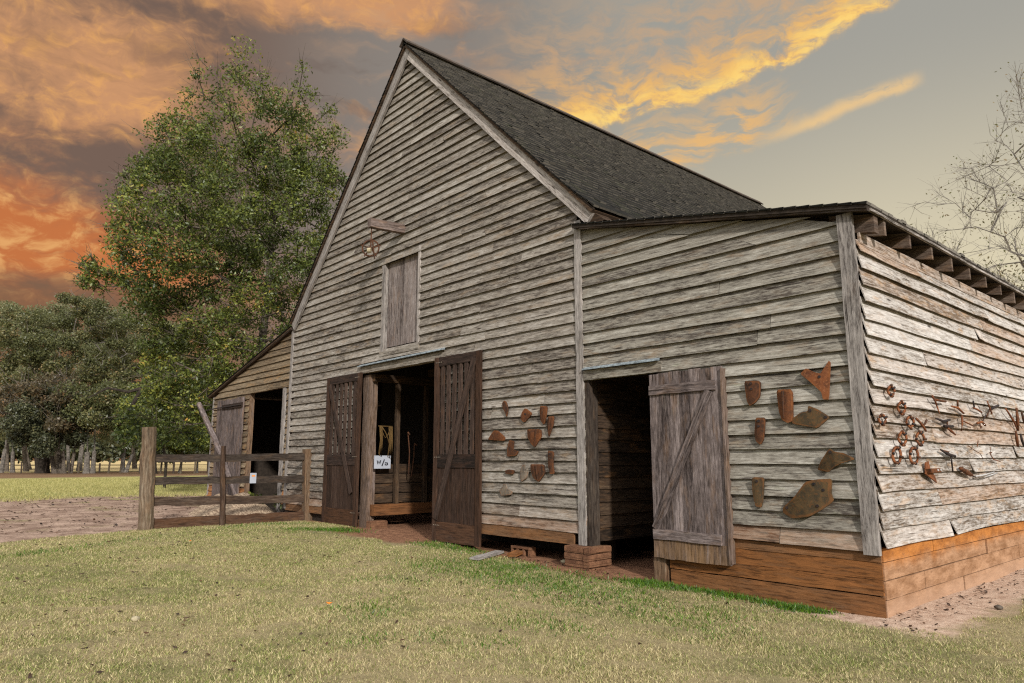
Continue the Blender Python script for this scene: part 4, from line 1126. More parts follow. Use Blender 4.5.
for (ya0, yb0, ya1, yb1, c) in ((454.8, 462.2, 453.6, 460.4, (.3, .4, 0, 1)), (477, 484.3, 475.6, 482.5, (.35, .4, 0, 1)), (497.8, 505.6, 494.4, 502.8, (.6, .4, .05, 1)), (519.8, 530.3, 510.5, 522.2, (.25, .9, .15, 1))):
    p0 = (on_f(153, ya0) + on_f(153, yb0)) / 2; p1 = (on_f(305, ya1) + on_f(305, yb1)) / 2
    h = (np.linalg.norm(on_f(153, ya0) - on_f(153, yb0)) + np.linalg.norm(on_f(305, ya1) - on_f(305, yb1))) / 2
    mb = MB(); mb.beam(p0, p1, h, .05, (0, 0, 1), 14, .013, c); mb.build('rail', M['fence'], fn)
nt = thing('notice', on_f(253, 479, FXX + .04), 'small white notice with an orange mark fixed to the second fence rail', 'notice')
mb = MB(); a = on_f(250.2, 473, FXX + .045); b = on_f(256, 483.2, FXX + .045); mb.box((FXX + .038, a[1], b[2]), (FXX + .046, b[1], a[2])); mb.build('card', M['paper'], nt)
mb = MB(); hh_ = a[2] - b[2]; mb.box((FXX + .047, a[1] + .04, a[2] - hh_ * .35), (FXX + .049, b[1] - .03, a[2] - hh_ * .2)); mb.build('orange_mark', M['orange_ink'], nt)
mb = MB(); p0, p1, p2 = fac(199, 404, -.75), fac(222, 455, -.7), fac(243, 506, -.62)
p2[2] = H(p2[0], p2[1]) - .03
mb.tube([p0, p1, p1 + (p2 - p1) * .5, p2], [.075, .085, .05, .04], 8, (.6, .3, 0, 1))
tag(mb.build('leaning_pole', M['door_gray'], None, origin=(p2[0], p2[1], p2[2])), 'slanting gray pole leaning across the left shed door behind the fence', 'pole')
# heap of sandy straw behind the fence
def heap():
    c = np.array([-16.0, -.75]); vs = []; n = 28; fs = []
    mbh = MB()
    for i in range(n):
        for j in range(n):
            u = i / (n - 1) * 2 - 1; v = j / (n - 1) * 2 - 1
            x = c[0] + u * 2.2; y = c[1] + v * .95
            r2 = u * u * (1 if u < 0 else 1.2) + v * v
            z = H(x, y) - .03 + .58 * max(0, 1 - r2) ** 1.2 * (1 + .35 * mnoise.noise((x * 1.5, y * 1.5, 0))) + .02 * mnoise.noise((x * 8, y * 8, 3))
            mbh.v.append((x, y, z))
    for i in range(n - 1):
        for j in range(n - 1):
            a = i * n + j; mbh.face((a, a + n, a + n + 1, a + 1), [(0, 0)] * 4, (0, 0, 0, 1))
    m, g = newmat('straw_heap')
    tc = g.new('ShaderNodeTexCoord').outputs['Object']
    nz = g.noise(g.scale(tc, 6, 30, 20), 1, 6, .7); nn = g.noise(tc, 5, 5, .7)
    cc = g.mix(g.sm(nz, .35, .65), (.15, .10, .068), (.42, .32, .22)); cc = g.mix(g.mul(g.sm(nn, .5, .7), .6), cc, (.10, .065, .045))
    principled(g, cc, .95, .1, nz, .8, .03)
    o = mbh.build('straw_heap', m, None, True, origin=(c[0], c[1], .19)); tag(o, 'low heap of pale sandy straw behind the fence before the left shed door', 'heap')
heap()

# loose bricks, boards and stones by the crawlspace
bp = gnd(523, 549); mb = MB()
z = H(-6.2, .15)
bq = fac(523, 549, .12); 
bx0, bx1 = fac(514, 545, .10)[0], fac(531, 548, .10)[0]; bz = bq[2] - .08
for k in range(4):
    xx = bx0 + (bx1 - bx0) * (k / 3); mb.box((xx - .02, .05, z - .01), (xx + .02, .19, bz + .09))
mb.box((bx0 - .02, .05, bz + .092), (bx1 + .02, .19, bz + .125))
tag(mb.build('hollow_brick', M['brick'], None, origin=((bx0 + bx1) / 2, .12, z)), 'hollow red clay brick with open slots under the wall by the double door', 'brick')
a = gnd(512, 558); b = gnd(531, 551)
mb = MB(); mb.beam(a + (0, 0, .045), b + (0, 0, .055), .17, .06, (1, 0, 0), 4, .004, (.5, .9, 1, 1), bev=.01); tag(mb.build('broken_board', M['foundation'], None, origin=a), 'reddish broken board lying slanted in front of the hollow brick', 'board')
a = gnd(474, 561); b = gnd(500, 554)
mb = MB(); mb.beam(a + (0, 0, .03), b + (0, 0, .04), .16, .035, (1, 1, 0), 4, .004, (.5, .4, 0, 1)); tag(mb.build('gray_plank', M['post'], None, origin=a), 'gray plank lying in the weeds beside the right double door leaf', 'plank')
def stone(p, r, label, mat='ash'):
    mb = MB(); sts = []
    for i in range(6):
        t = -math.pi / 2 + math.pi * (i + .3) / 5.6; rr = r * math.cos(t); zz = r * .6 * math.sin(t)
        sts.append([p + np.array([rr * math.cos(k * .9) * 1.2 * random.uniform(.85, 1.1), rr * math.sin(k * .9) * random.uniform(.85, 1.1), zz + r * .45]) for k in range(7)])
    mb.sweep(sts); return tag(mb.build('stone', M[mat], None, True, origin=p), label, 'stone')
stone(gnd(564, 563), .05, 'pale yellowish stone on red dirt left of the brick pier')
stone(gnd(135, 621), .045, 'pale stone lying alone on the dry lawn front left')
stone(gnd(999, 609), .04, 'dark clod on the clay at the grass edge near the side wall', 'bark')

# ------------------------------------------------------------------ trees
def leaf_cloud(centers, radii, per, size, flat=.8, tone=(0, 1), seed=0, upw=.3):
    r = np.random.default_rng(seed)
    vs, cs = [], []
    for c, rad, n, tn in zip(centers, radii, per, np.broadcast_to(tone, (len(centers), 2))):
        p = r.normal(0, 1, (n, 3)); p /= np.maximum(np.linalg.norm(p, axis=1, keepdims=True), 1e-6)
        p *= (r.uniform(0, 1, (n, 1)) ** .5) * rad; p[:, 2] *= flat; p += c
        nrm = r.normal(0, 1, (n, 3)); nrm[:, 2] += upw; nrm /= np.linalg.norm(nrm, axis=1, keepdims=True)
        t = np.cross(nrm, r.normal(0, 1, (n, 3))); t /= np.maximum(np.linalg.norm(t, axis=1, keepdims=True), 1e-6)
        b = np.cross(nrm, t); s = size * r.uniform(.6, 1.25, (n, 1))
        L, Wd = t * s, b * s * .48
        bend = nrm * s * .18
        vs.append(np.stack([p - L, p + Wd - bend, p + L, p - Wd - bend], 1))
        tt = np.clip(r.uniform(tn[0], tn[1], n) ** 1.15, 0, 1)
        cs.append(np.stack([tt, r.uniform(0, 1, n), np.zeros(n), np.ones(n)], 1))
    return np.concatenate(vs), np.concatenate(cs)

def grow(start_nodes, attractors, rng_, step=.7, droop=0.0):
    """connect every attractor to the nearest node of the growing skeleton; returns nodes, parents"""
    nodes = [np.array(p, float) for p in start_nodes]; par = [-1] + list(range(len(nodes) - 1))
    base = nodes[0]
    order = sorted(range(len(attractors)), key=lambda i: np.linalg.norm(attractors[i] - nodes[-1]))
    tips = []
    for i in order:
        a = attractors[i]
        arr = np.array(nodes); d = np.linalg.norm(arr - a, axis=1) + 1.2 * np.maximum(0, arr[:, 2] - a[2])
        k = int(np.argmin(d)); cur = nodes[k]; n = max(1, int(np.linalg.norm(a - cur) / step)); pk = k
        for s in range(1, n + 1):
            t = s / n; p = cur + (a - cur) * t
            p = p + np.array([0, 0, .12 * np.linalg.norm(a - cur) * math.sin(math.pi * t) * (1 - 2 * droop)]) + rng_.normal(0, .06 * step, 3) * (1 if s < n else 0)
            nodes.append(p); par.append(pk); pk = len(nodes) - 1
        tips.append(pk)
    return nodes, par, tips

def limb_mesh(mb, nodes, par, r_tip, expn=2.3, rmax=None, nsides=5):
    n = len(nodes); acc = np.zeros(n); kids = [[] for _ in range(n)]
    for i in range(n):
        if par[i] >= 0: kids[par[i]].append(i)
    rad = np.zeros(n)
    for i in range(n - 1, -1, -1):
        if not kids[i]: rad[i] = r_tip
        else: rad[i] = sum(rad[k] ** expn for k in kids[i]) ** (1 / expn)
        rad[i] = max(rad[i], r_tip)
    if rmax: rad = np.minimum(rad, rmax)
    # chains
    done = set()
    for i in range(n):
        for k in kids[i]:
            if k in done: continue
            big = max(kids[i], key=lambda q: rad[q])
            if i != 0 and k == big and par[i] >= 0: continue
            chain = [i, k]; rr = [min(rad[i], rad[k] * 1.25), rad[k]]; done.add(k); cur = k
            while kids[cur]:
                nx = max(kids[cur], key=lambda q: rad[q]); chain.append(nx); rr.append(rad[nx]); done.add(nx); cur = nx
            mb.tube([nodes[c] for c in chain], rr, 8 if rr[0] > .12 else nsides, caps=False)
    return rad

def main_tree():
    base = at_dist(250, 452, 30); base[2] = H(base[0], base[1])
    t = thing('tree', base, 'tall leafy green tree towering behind the left shed of the barn', 'tree')
    r = np.random.default_rng(11)
    rt = np.array([AX[0], AX[1], 0]); rt /= np.linalg.norm(rt); fw = np.array([-rt[1], rt[0], 0])
    k = 30 / FPX * 1.02
    # crown envelope rows: (pixel y, left x, right x)
    env = [(55, 200, 206), (62, 190, 300), (85, 184, 310), (110, 178, 326), (140, 148, 338), (170, 124, 343), (200, 112, 346), (235, 108, 341), (255, 118, 332), (300, 138, 322), (345, 152, 300), (380, 150, 275), (425, 140, 252)]
    att = []; rads = []; tones = []
    ey = [e[0] for e in env]
    y = 58.0
    while y < 420:
        xl = np.interp(y, ey, [e[1] for e in env]); xr = np.interp(y, ey, [e[2] for e in env])
        w = xr - xl; n = max(2, int(w / (17 if y < 110 else 10.5)))
        for q in range(n):
            px = xl + w * (q + r.uniform(0, 1)) / n
            yy = y + r.uniform(-8, 8)
            dep = math.sqrt(max(0, 1 - ((px - (xl + xr) / 2) / (w / 2 + 1)) ** 2)) * w * .45
            att.append(at_dist(px, yy, 30 + r.uniform(-1, 1) * dep * k)); rads.append(r.uniform(.28, .72)); tones.append((0.0, .8) if r.random() < .55 else ((.2, 1.0) if r.random() < .55 else (0, .5)))
        y += 15 if y < 110 else 13
    for _ in range(16):     # a thin wisp reaching out to the left
        t_ = r.uniform(0, 1); att.append(at_dist(130 - 55 * t_, 290 - 22 * t_ + r.uniform(-12, 12), 30 + r.uniform(-.5, .5))); rads.append(.35); tones.append((0, .8))
    att = np.array(att)
    trunk = [base, base + (0, 0, 1.2), base + (.1, .05, 2.6), base + (.05, .2, 4.2), base + (-.1, .25, 6.0), base + (.1, .3, 8.0), base + (.2, .3, 10.2), base + (.15, .3, 12.5), base + (.2, .35, 14.5)]
    nodes, par, tips = grow(trunk, att, r, .8)
    mb = MB(); limb_mesh(mb, nodes, par, .016, 2.2, .33)
    # twigs at tips
    for tp in tips:
        c = nodes[tp]; d0 = c - nodes[par[tp]]; d0 = d0 / max(np.linalg.norm(d0), 1e-6)
        for _ in range(4):
            d = d0 + r.normal(0, .5, 3); d[2] += .25; d /= np.linalg.norm(d); mb.tube([c, c + d * .4 + r.normal(0, .03, 3), c + d * r.uniform(.6, 1.1) + r.normal(0, .08, 3)], [.013, .008, .004], 3, caps=False)
    mb.build('trunk', M['bark'], t)
    per = [int(470 * (q / .6) ** 2 * r.uniform(.3, 1.3)) for q in rads]
    top = att[:, 2] > 15.4
    per = [int(p * (.55 if tp else 1) * (.25 if k % 3 == 0 else 1)) for k, (p, tp) in enumerate(zip(per, top))]
    v, c = leaf_cloud(att, [q * 1.15 for q in rads], per, .072, .85, tones, 5)
    quads_obj('crown', v, c, M['leaf_main'], t)
    # dark drooping limb and low foliage to the left of the trunk
main_tree()

def low_tree():
    """spreading dark-limbed tree under and left of the big one"""
    base = at_dist(166, 465, 41); base[2] = H(base[0], base[1])
    t = thing('tree', base, 'low spreading tree with dark arching limbs left of the tall tree, above the fence post', 'tree')
    r = np.random.default_rng(3)
    prof = [(350, 150, 200), (372, 140, 215), (395, 125, 220), (412, 110, 222), (428, 100, 222), (440, 120, 210)]
    att = []
    fw = np.array([FX[0], FX[1], 0])
    for (py, xl, xr) in prof:
        for q in range(int((xr - xl) / 13)):
            att.append(at_dist(r.uniform(xl, xr), py + r.uniform(-9, 9), 41 + r.uniform(-2.5, 2.5)))
    att = np.array(att)
    tr = [base, base + (0, 0, 1.2), at_dist(160, 425, 41), at_dist(150, 405, 41)]
    nodes, par, tips = grow(tr, att, r, .9)
    mb = MB(); limb_mesh(mb, nodes, par, .022, 2.3, .26)
    # arching limb
    mb.tube([at_dist(x, y, 40.5) for x, y in ((205, 372), (190, 366), (172, 366), (155, 374), (142, 388), (132, 406), (120, 425))], [.14, .15, .14, .13, .11, .09, .05], 6)
    mb.tube([at_dist(x, y, 40.5) for x, y in ((142, 388), (128, 392), (108, 388), (88, 398))], [.09, .08, .06, .03], 5)
    mb.build('trunk', M['bark_dark'], t)
    per = [int(170 * r.uniform(.3, 1.3)) for _ in att]
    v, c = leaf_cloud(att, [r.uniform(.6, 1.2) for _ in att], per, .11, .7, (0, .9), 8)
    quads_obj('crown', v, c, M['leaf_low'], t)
low_tree()

def far_tree(dist, stems, rows, label, leafm, barkm, seed, name='tree', per=150, lsize=.26, crad=(.9, 1.9), tone=(0, 1), group='trees at the far edge of the pasture', depth=5.0, rmax=.4, twigs=0, tip=.035):
    r = np.random.default_rng(seed)
    px0 = stems[0][0]
    base = at_dist(px0, 470, dist); base[2] = H(base[0], base[1])
    t = thing(name, base, label, 'tree', group)
    fw = np.array([FX[0], FX[1], 0])
    att = []
    for (py, xl, xr) in rows:
        for q in range(max(2, int((xr - xl) / 5.5))):
            att.append(at_dist(r.uniform(xl, xr), py + r.uniform(-8, 8), dist + r.uniform(-1, 1) * depth))
    att = np.array(att); mb = MB()
    groups = [[] for _ in stems]
    tops = [at_dist(s[2], s[3], dist) for s in stems]
    for a in att: groups[int(np.argmin([np.linalg.norm((a - tp)[:2]) + .3 * abs(a[2] - tp[2]) for tp in tops]))].append(a)
    for (bx, rad, tx, ty), g_, tp in zip(stems, groups, tops):
        b = at_dist(bx, 470, dist) + fw * r.uniform(-.6, .6); b[2] = H(b[0], b[1]) - .1
        mid = (b + tp) / 2 + np.array([r.normal(0, .15), r.normal(0, .15), 0])
        tr = [b, b + (mid - b) * .5, mid, tp]
        nodes, par, tips = grow(tr, g_, r, 1.5)
        limb_mesh(mb, nodes, par, tip, 2.2, rad * .75, 4)
        mb.tube([b, b + (mid - b) * .3, mid], [rad * 1.05, rad * .75, rad * .62], 8)
    for c in att[:len(att) if twigs else 0]:
        for _ in range(twigs):
            d = r.normal(0, 1, 3); d[2] += .4; d /= np.linalg.norm(d); mb.tube([c, c + d * 1.1, c + d * r.uniform(1.4, 2.4) + (0, 0, .2)], [.035, .025, .012], 3, caps=False)
    mb.build('trunk', barkm, t)
    n = [int(per * 3.6 * r.uniform(.4, 1.3)) for _ in att]
    tones = [(tone[0], tone[1] * r.uniform(.55, 1)) for _ in att]
    v, c = leaf_cloud(att, [r.uniform(*crad) * .9 for _ in att], n, lsize * .68, .7, tones, seed + 50)
    quads_obj('crown', v, c, leafm, t)
    return t
M['leaf_haze'] = leaf_mat('hazed_olive_leaves', [(0, (.11, .12, .055)), (.5, (.19, .20, .088)), (.9, (.28, .25, .13)), (1, (.34, .22, .11))])  # distance haze of the rearmost trees put into the leaf colour
far_tree(136, [(56, .4, 50, 390), (30, .3, 20, 395)], [(312, 4, 80), (328, -14, 100), (348, -20, 104), (370, -20, 104), (392, -20, 100), (412, -16, 90), (430, -10, 80)], 'haze-pale olive tree far behind the others at the left, filling the gaps between crowns', M['leaf_haze'], M['bark'], 31, twigs=1, per=170, crad=(1.4, 2.8))
far_tree(140, [(134, .4, 130, 390)], [(316, 92, 150), (334, 90, 185), (354, 92, 200), (376, 92, 205), (398, 95, 205), (418, 95, 200), (434, 100, 190)], 'haze-pale olive tree far behind the low tree with the arching limbs', M['leaf_haze'], M['bark'], 32, twigs=1, per=170, crad=(1.4, 2.8))
far_tree(112, [(26, .35, 20, 400), (8, .3, 6, 405)], [(322, 0, 38), (340, -14, 55), (362, -20, 60), (385, -20, 60), (405, -16, 55)], 'tall olive crowned tree filling the left edge of the far woods', M['leaf_olive'], M['bark'], 21, twigs=2)
far_tree(116, [(80, .4, 84, 395), (70, .3, 62, 400)], [(305, 55, 112), (320, 42, 128), (340, 40, 135), (362, 42, 140), (385, 45, 140)], 'highest olive crown in the far woods, over the leaning stems', M['leaf_olive'], M['bark_pale'], 22, twigs=3, per=120)
far_tree(108, [(150, .35, 140, 400)], [(325, 112, 160), (345, 110, 185), (368, 112, 190), (392, 115, 190), (412, 110, 180)], 'yellowish olive tree behind the arching dark limbs of the low tree', M['leaf_olive'], M['bark_pale'], 23, twigs=2)
far_tree(104, [(3, .35, 8, 425), (14, .3, 12, 430)], [(395, -10, 24), (410, -12, 30), (422, -10, 24)], 'pale leaning stems with rusty leaves at the far left', M['leaf_rusty'], M['bark_pale'], 24, twigs=4, per=80)
far_tree(96, [(46, .75, 46, 435), (40, .4, 36, 438)], [(400, 25, 75), (412, 10, 88), (424, 5, 92), (434, 12, 80), (444, 14, 62)], 'wide dark cedar with a thick black trunk and a low skirt of branches', M['leaf_dark'], M['bark_dark'], 25, per=190, lsize=.24)
far_tree(94, [(57, .33, 48, 430), (60, .28, 60, 425), (66, .3, 63, 428), (72, .26, 78, 430)], [(385, 20, 70), (400, 30, 95), (420, 40, 92)], 'clump of leaning bare gray stems with scattered rusty leaves', M['leaf_rusty'], M['bark'], 26, twigs=5, per=60)
far_tree(92, [(88.5, .42, 88, 430), (94.5, .32, 95, 428)], [(395, 70, 120), (408, 72, 130), (420, 78, 126)], 'two straight gray trunks side by side with dark green crown', M['leaf_olive'], M['bark_pale'], 27, per=140)
far_tree(98, [(123, .32, 124, 425), (128, .28, 139, 435)], [(400, 105, 150), (414, 105, 155), (424, 108, 160)], 'slim gray trunk with a leaning second stem left of the fence post', M['leaf_main'], M['bark_pale'], 28, per=130)
far_tree(86, [(154, .34, 160, 430)], [(405, 128, 190), (420, 125, 200), (430, 140, 195), (440, 150, 215)], 'dark tree right behind the stout fence post', M['leaf_main'], M['bark_dark'], 29, per=150)
far_tree(90, [(178, .18, 180, 440), (196, .16, 198, 440)], [(420, 168, 214), (430, 164, 218), (440, 166, 216), (447, 168, 214)], 'bright yellow green young tree over the upper fence rail', M['leaf_bright'], M['bark_pale'], 30, per=130, lsize=.22, depth=3)

def bare_tree():
    base = at_dist(1068, 470, 44); base[2] = 0
    t = thing('tree', base, 'nearly bare autumn tree rising behind the long side eave', 'tree')
    r = np.random.default_rng(17)
    att = []
    for (py, xl, xr) in ((85, 1015, 1090), (110, 1000, 1110), (140, 985, 1120), (165, 960, 1130), (190, 928, 1140), (215, 912, 1130), (240, 908, 1120), (262, 938, 1100), (285, 985, 1080)):
        for q in range(int((xr - xl) / 7)):
            att.append(at_dist(r.uniform(xl, xr), py + r.uniform(-14, 14), 44 + r.uniform(-3, 3)))
    tr = [base, base + (0, 0, 3), at_dist(1058, 330, 44), at_dist(1040, 285, 44), at_dist(1022, 262, 44)]
    nodes, par, tips = grow(tr, np.array(att), r, .8)
    mb = MB(); limb_mesh(mb, nodes, par, .016, 2.1, .26, 4)
    for tp in tips:
        c = nodes[tp]; d0 = c - nodes[par[tp]]; d0 = d0 / max(np.linalg.norm(d0), 1e-6)
        for _ in range(5):
            b0 = c - d0 * r.uniform(0, .7); d = d0 + r.normal(0, .55, 3); d[2] += .3; d /= np.linalg.norm(d)
            m_ = b0 + d * r.uniform(.35, .7); e_ = m_ + d * r.uniform(.3, .8) + r.normal(0, .15, 3); mb.tube([b0, m_, e_], [.013, .009, .005], 3, caps=False)
            mb.tube([m_, m_ + (d + r.normal(0, .6, 3)) * r.uniform(.25, .5)], [.007, .004], 3, caps=False)
    mb.build('trunk', M['bark_twig'], t)
    low = [a for a in att if r.random() < .8]
    per = [int(r.uniform(5, 14) if a[2] > 11.5 else r.uniform(18, 50)) for a in low]
    v, c = leaf_cloud(np.array(low), [1.1] * len(low), per, .085, .8, (0, 1), 33)
    quads_obj('crown', v, c, M['leaf_sparse'], t)
bare_tree()

# far woods beyond the bleached field: one uncountable mass
def far_woods():
    r = np.random.default_rng(40)
    cs = []; rd = []
    for px in np.arange(-60, 330, 3.0):
        for _ in range(3):
            d = r.uniform(230, 260); cs.append(at_dist(px + r.uniform(-2, 2), r.uniform(440, 455), d)); rd.append(r.uniform(1.8, 3.4))
    v, c = leaf_cloud(np.array(cs), rd, [70] * len(cs), .8, 1.0, (0, .8), 41)
    o = quads_obj('distant_woods', v, c, M['leaf_dark']); tag(o, 'dark belt of distant woods beyond the bleached field', 'woods', kind='stuff')
far_woods()

# wire fence along the pasture's far edge
a0 = at_dist(-30, 466, 100); a1 = at_dist(215, 466, 84)
wf = thing('wire_fence', ((a0[0] + a1[0]) / 2, (a0[1] + a1[1]) / 2, .19), 'thin wire fence on wooden posts crossing the far end of the pasture', 'fence')
for px in (22, 36, 46, 70, 79, 86, 100, 109, 121, 140, 161, 174, 181, 195, 208):
    t = (px + 30) / 245; p = at_dist(px, 466, 100 - 16 * t); z0 = H(p[0], p[1]); hh = random.uniform(1.05, 1.35)
    mb = MB(); mb.tube([(p[0], p[1], z0 - .2), (p[0] + random.uniform(-.05, .05), p[1] + random.uniform(-.08, .08), z0 + hh)], random.uniform(.07, .12), 6); mb.build('post', M['fence_post'] if px % 2 else M['fence'], wf)
mb = MB()
for zz in (.45, .95):
    mb.tube([at_dist(px, 466, 100 - 16 * (px + 30) / 245) * np.array([1, 1, 0]) + np.array([0, 0, .19 + zz]) for px in range(-30, 216, 12)], .018, 4)
mb.build('wire', M['fence'], wf)

# ------------------------------------------------------------------ grass, weeds, leaves
def blades(n, xy, hmin, hmax, w, seed, lean=.8):
    r = np.random.default_rng(seed)
    z = hgt(xy[:, 0], xy[:, 1]); n = len(xy)
    h = r.uniform(hmin, hmax, n)[:, None]; a = r.uniform(0, 2 * math.pi, n)
    side = np.stack([np.cos(a), np.sin(a), np.zeros(n)], 1) * (np.broadcast_to(np.asarray(w, float), (n,))[:, None] * r.uniform(.6, 1.2, (n, 1)))
    p = np.stack([xy[:, 0], xy[:, 1], z - .005], 1)
    d = np.stack([r.normal(0, lean, n), r.normal(0, lean, n), np.ones(n)], 1); d /= np.linalg.norm(d, axis=1, keepdims=True)
    tip = p + d * h
    v = np.stack([p - side, p + side, tip], 1)
    c = np.stack([r.uniform(0, 1, n), r.uniform(0, 1, n), np.zeros(n), np.ones(n)], 1)
    return v, c
def lawn():
    r = np.random.default_rng(60)
    n = 4600000
    # denser near the viewer, over the whole open lawn in front of the barn
    rr = 2.5 + 15.5 * r.uniform(0, 1, n) ** .75; th = r.uniform(0, 2 * math.pi, n)
    x = CAM[0] + rr * np.cos(th); y = CAM[1] + rr * np.sin(th)
    dirang = np.abs((np.arctan2(x - CAM[0], y - CAM[1]) - math.atan2(FX[0], FX[1]) + math.pi) % (2 * math.pi) - math.pi)
    keep = (dirang < R(50)) & (x > -14.2)
    inside = (y > -.1) & (x < .1)
    keep &= ~inside
    # bare clay
    wob = .22 * np.sin(x * 2.1 + 1) + .18 * np.sin(x * 5.3 + y * 3)
    keep &= ~((x > -1.0) & (x < .62 + wob) & (y > -.55 + wob * .6))
    keep &= ~((x > -10.8) & (x < -7.7) & (y > -.95 + wob * .5))
    keep &= ~((x > -4.9) & (x < -2.7) & (y > -.62 + wob * .4))
    keep &= ~((x > -7.0) & (x < -.4) & (y > -.28 + wob * .2))
    keep &= ~((x - .45 * np.maximum(0, -3.7 - y) < -13.2 + .4 * wob) & (y > -8.2))
    patch = np.sin(x * 1.7 + np.sin(y * 2.3)) * np.sin(y * 1.9 + np.sin(x * 1.3)) + .6 * np.sin(x * 5 + y * 3.1)
    keep &= r.uniform(0, 1, n) < .84 + .16 * patch
    xy = np.stack([x, y], 1)[keep]
    dd = np.hypot(xy[:, 0] - CAM[0], xy[:, 1] - CAM[1])
    v, c = blades(len(xy), xy,   .016, .048, .0028 + .0002 * dd, 61, .9)
    tag(quads_obj('lawn_grass', v, c, M['blade'], None, 3), 'short dry lawn grass in front of the barn', 'grass', kind='stuff')
    # pasture
    n = 110000
    x = r.uniform(-62, -26.5, n); y = r.uniform(-14, 14, n)
    wob = 1.2 * np.sin(y * .9) + .6 * np.sin(y * 2.7 + x)
    keep = (x < -27.5 + wob)
    xy = np.stack([x, y], 1)[keep]
    v, c = blades(len(xy), xy, .05, .16, .012, 62, .5)
    tag(quads_obj('pasture_grass', v, c, M['blade'], None, 3), 'yellow green pasture grass beyond the trodden clay', 'grass', kind='stuff')
lawn()
def weeds():
    r = np.random.default_rng(70); pts = []
    def strip(px, w, n, clump=True):
        P = [gnd(a, b)[:2] for a, b in px]; ph = r.uniform(0, 9)
        for _ in range(n):
            k = r.integers(0, len(P) - 1); t = r.uniform(); c = P[k] + (P[k + 1] - P[k]) * t
            f_ = .5 + .5 * math.sin(c[0] * 4.3 + ph) * math.sin(c[0] * 1.7 + c[1] * 2 + ph)
            if r.uniform() < .25 + .75 * f_: pts.append(c + r.normal(0, w * (.7 + .9 * f_), 2))
    strip([(640, 584), (680, 588), (720, 594), (760, 602), (790, 607), (815, 611)], .10, 7500)
    strip([(620, 581), (660, 584)], .08, 900)
    strip([(285, 529), (325, 530), (350, 531)], .16, 3200)
    strip([(225, 528), (265, 524), (310, 524)], .12, 1100)
    strip([(425, 543), (450, 548), (485, 553)], .14, 2600)
    strip([(485, 562), (510, 570), (540, 568)], .16, 2600)
    strip([(520, 578), (560, 582), (600, 580)], .22, 900)
    strip([(0, 557), (60, 551), (110, 543), (160, 536)], .16, 1600)
    strip([(470, 556), (500, 553), (515, 553)], .10, 800)
    strip([(430, 560), (480, 575), (540, 585), (600, 592)], .32, 6500)
    strip([(560, 590), (640, 605), (720, 622)], .30, 2600)
    for _ in range(70):
        a = r.uniform(330, 760); b = r.uniform(552, 645); c = gnd(a, b)[:2]
        for _ in range(int(r.uniform(20, 70))): pts.append(c + r.normal(0, .13, 2))
    xy = np.array(pts); xy = xy[(xy[:, 1] < -.06)]
    v, c = blades(len(xy), xy, .022, .075, .0075, 71, .8)
    tag(quads_obj('green_weeds', v, c, M['weed'], None, 3), 'bright green weeds and clover along the foot of the barn', 'weeds', kind='stuff')
weeds()
def bush():
    p = on(275, 504, 0, -14.9); p[2] = H(p[0], p[1])
    t = thing('weed_plant', p, 'leafy green weed growing behind the fence before the left shed doorway', 'plant')
    mb = MB(); r = np.random.default_rng(5)
    tips = []
    for k in range(7):
        d = r.normal(0, .35, 3); d[2] = r.uniform(.35, .75); tips.append(p + d); mb.tube([p, p + d * .5 + (0, 0, .04), p + d], [.01, .008, .004], 4)
    mb.build('stem', M['bark'], t)
    v, c = leaf_cloud(np.array(tips), [.22] * 7, [45] * 7, .06, .8, (0, .8), 6)
    quads_obj('foliage', v, c, M['leaf_main'], t)
bush()
def leaf_obj(px, py, size, col):
    p = gnd(px, py); mb = MB(); a = random.uniform(0, 6.3); c, s = math.cos(a), math.sin(a)
    out = [(-1, 0), (-.5, .42), (0, .5), (.5, .36), (1, 0), (.5, -.4), (0, -.48), (-.5, -.38)]
    ring = []
    for (u, v) in out:
        ring.append(p + np.array([(u * c - v * s) * size, (u * s + v * c) * size, .045 + .25 * size * (u * u + v * v) + random.uniform(0, .01)]))
    mb.prism(ring, (0, 0, -.004), (col, .5, 0, 1))
    return mb.build('fallen_leaf', M['deadleaf'], None, origin=p)
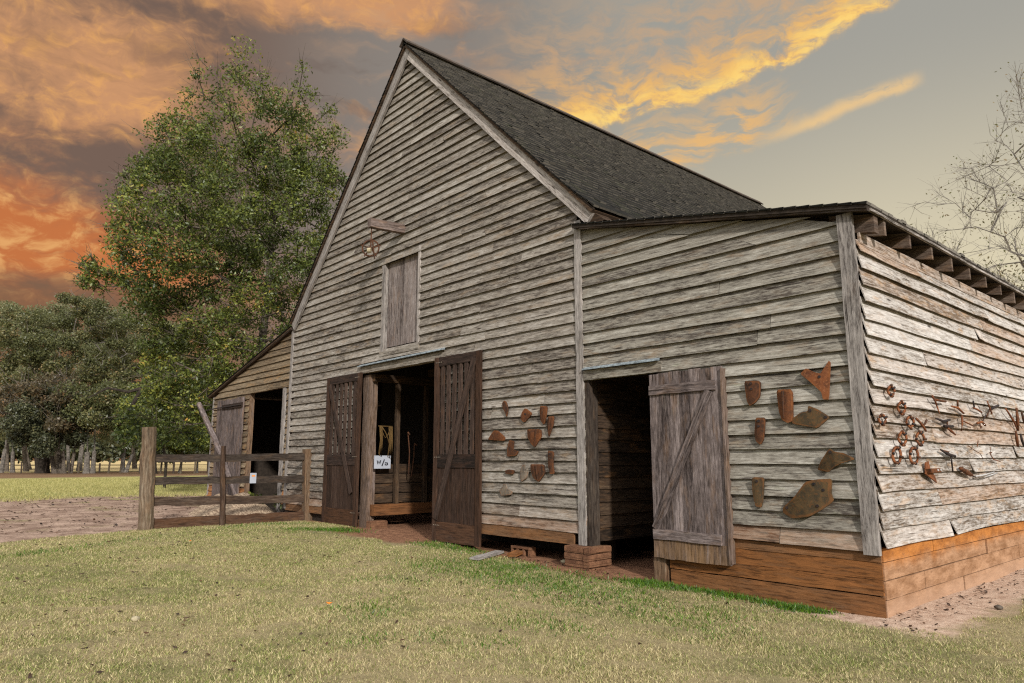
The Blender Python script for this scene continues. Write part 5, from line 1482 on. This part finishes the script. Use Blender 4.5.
spots = [(108, 545), (119, 562), (160, 551), (175, 557), (137, 562), (192, 562), (24, 586), (75, 567), (87, 582), (90, 603), (104, 605), (134, 576), (207, 597), (186, 623), (146, 639), (84, 655), (81, 578), (30, 682), (153, 528), (208, 533), (237, 534), (240, 536), (195, 537), (155, 545), (60, 548), (402, 646), (385, 645), (622, 612), (307, 601), (238, 600), (172, 548), (178, 545), (277, 540), (128, 540), (90, 548), (330, 560), (250, 575), (560, 598), (45, 620), (640, 650), (350, 640), (145, 590)]
for q in spots:
    d = np.linalg.norm(gnd(*q) - CAM)
    tag(leaf_obj(q[0], q[1], .0028 * d + random.uniform(0, .014), random.uniform(.1, .85)), 'small dark curled dead leaf lying on the dry lawn', 'fallen leaf', 'dead leaves on the lawn')
tag(leaf_obj(329, 608, .04, 1.0), 'single bright orange leaf in the middle of the lawn', 'fallen leaf')
tag(leaf_obj(190, 544, .04, .97), 'orange brown leaf on the lawn near the stout fence post', 'fallen leaf')

def litter():
    r = np.random.default_rng(90); pts = []
    for _ in range(1300): pts.append((r.uniform(-29, -13.2), r.uniform(-8.5, 2.5)))
    for _ in range(420): pts.append((abs(r.normal(0, .32)) + .04, r.uniform(-.5, 9)))
    for _ in range(260): pts.append((r.uniform(-7.4, -.2), -abs(r.normal(0, .22)) - .08))
    for _ in range(500): pts.append((r.uniform(-13, -2), r.uniform(-7.5, -.6)))
    xy = np.array(pts); n = len(xy); z = hgt(xy[:, 0], xy[:, 1])
    sc = r.uniform(.008, .03, n) * (1 + .9 * (xy[:, 0] < -13)); a = r.uniform(0, 6.3, n)
    u = np.stack([np.cos(a), np.sin(a), r.normal(0, .25, n)], 1) * sc[:, None]; w = np.stack([-np.sin(a), np.cos(a), r.normal(0, .35, n)], 1) * sc[:, None] * .6
    p = np.stack([xy[:, 0], xy[:, 1], z + sc * .6 + .004], 1)
    v = np.stack([p - u, p + w, p + u, p - w], 1)
    c = np.stack([r.uniform(0, .9, n), r.uniform(0, 1, n), np.zeros(n), np.ones(n)], 1)
    tag(quads_obj('ground_litter', v, c, M['deadleaf']), 'bits of bark and leaf litter strewn over the trodden clay and lawn', 'litter', kind='stuff')
litter()
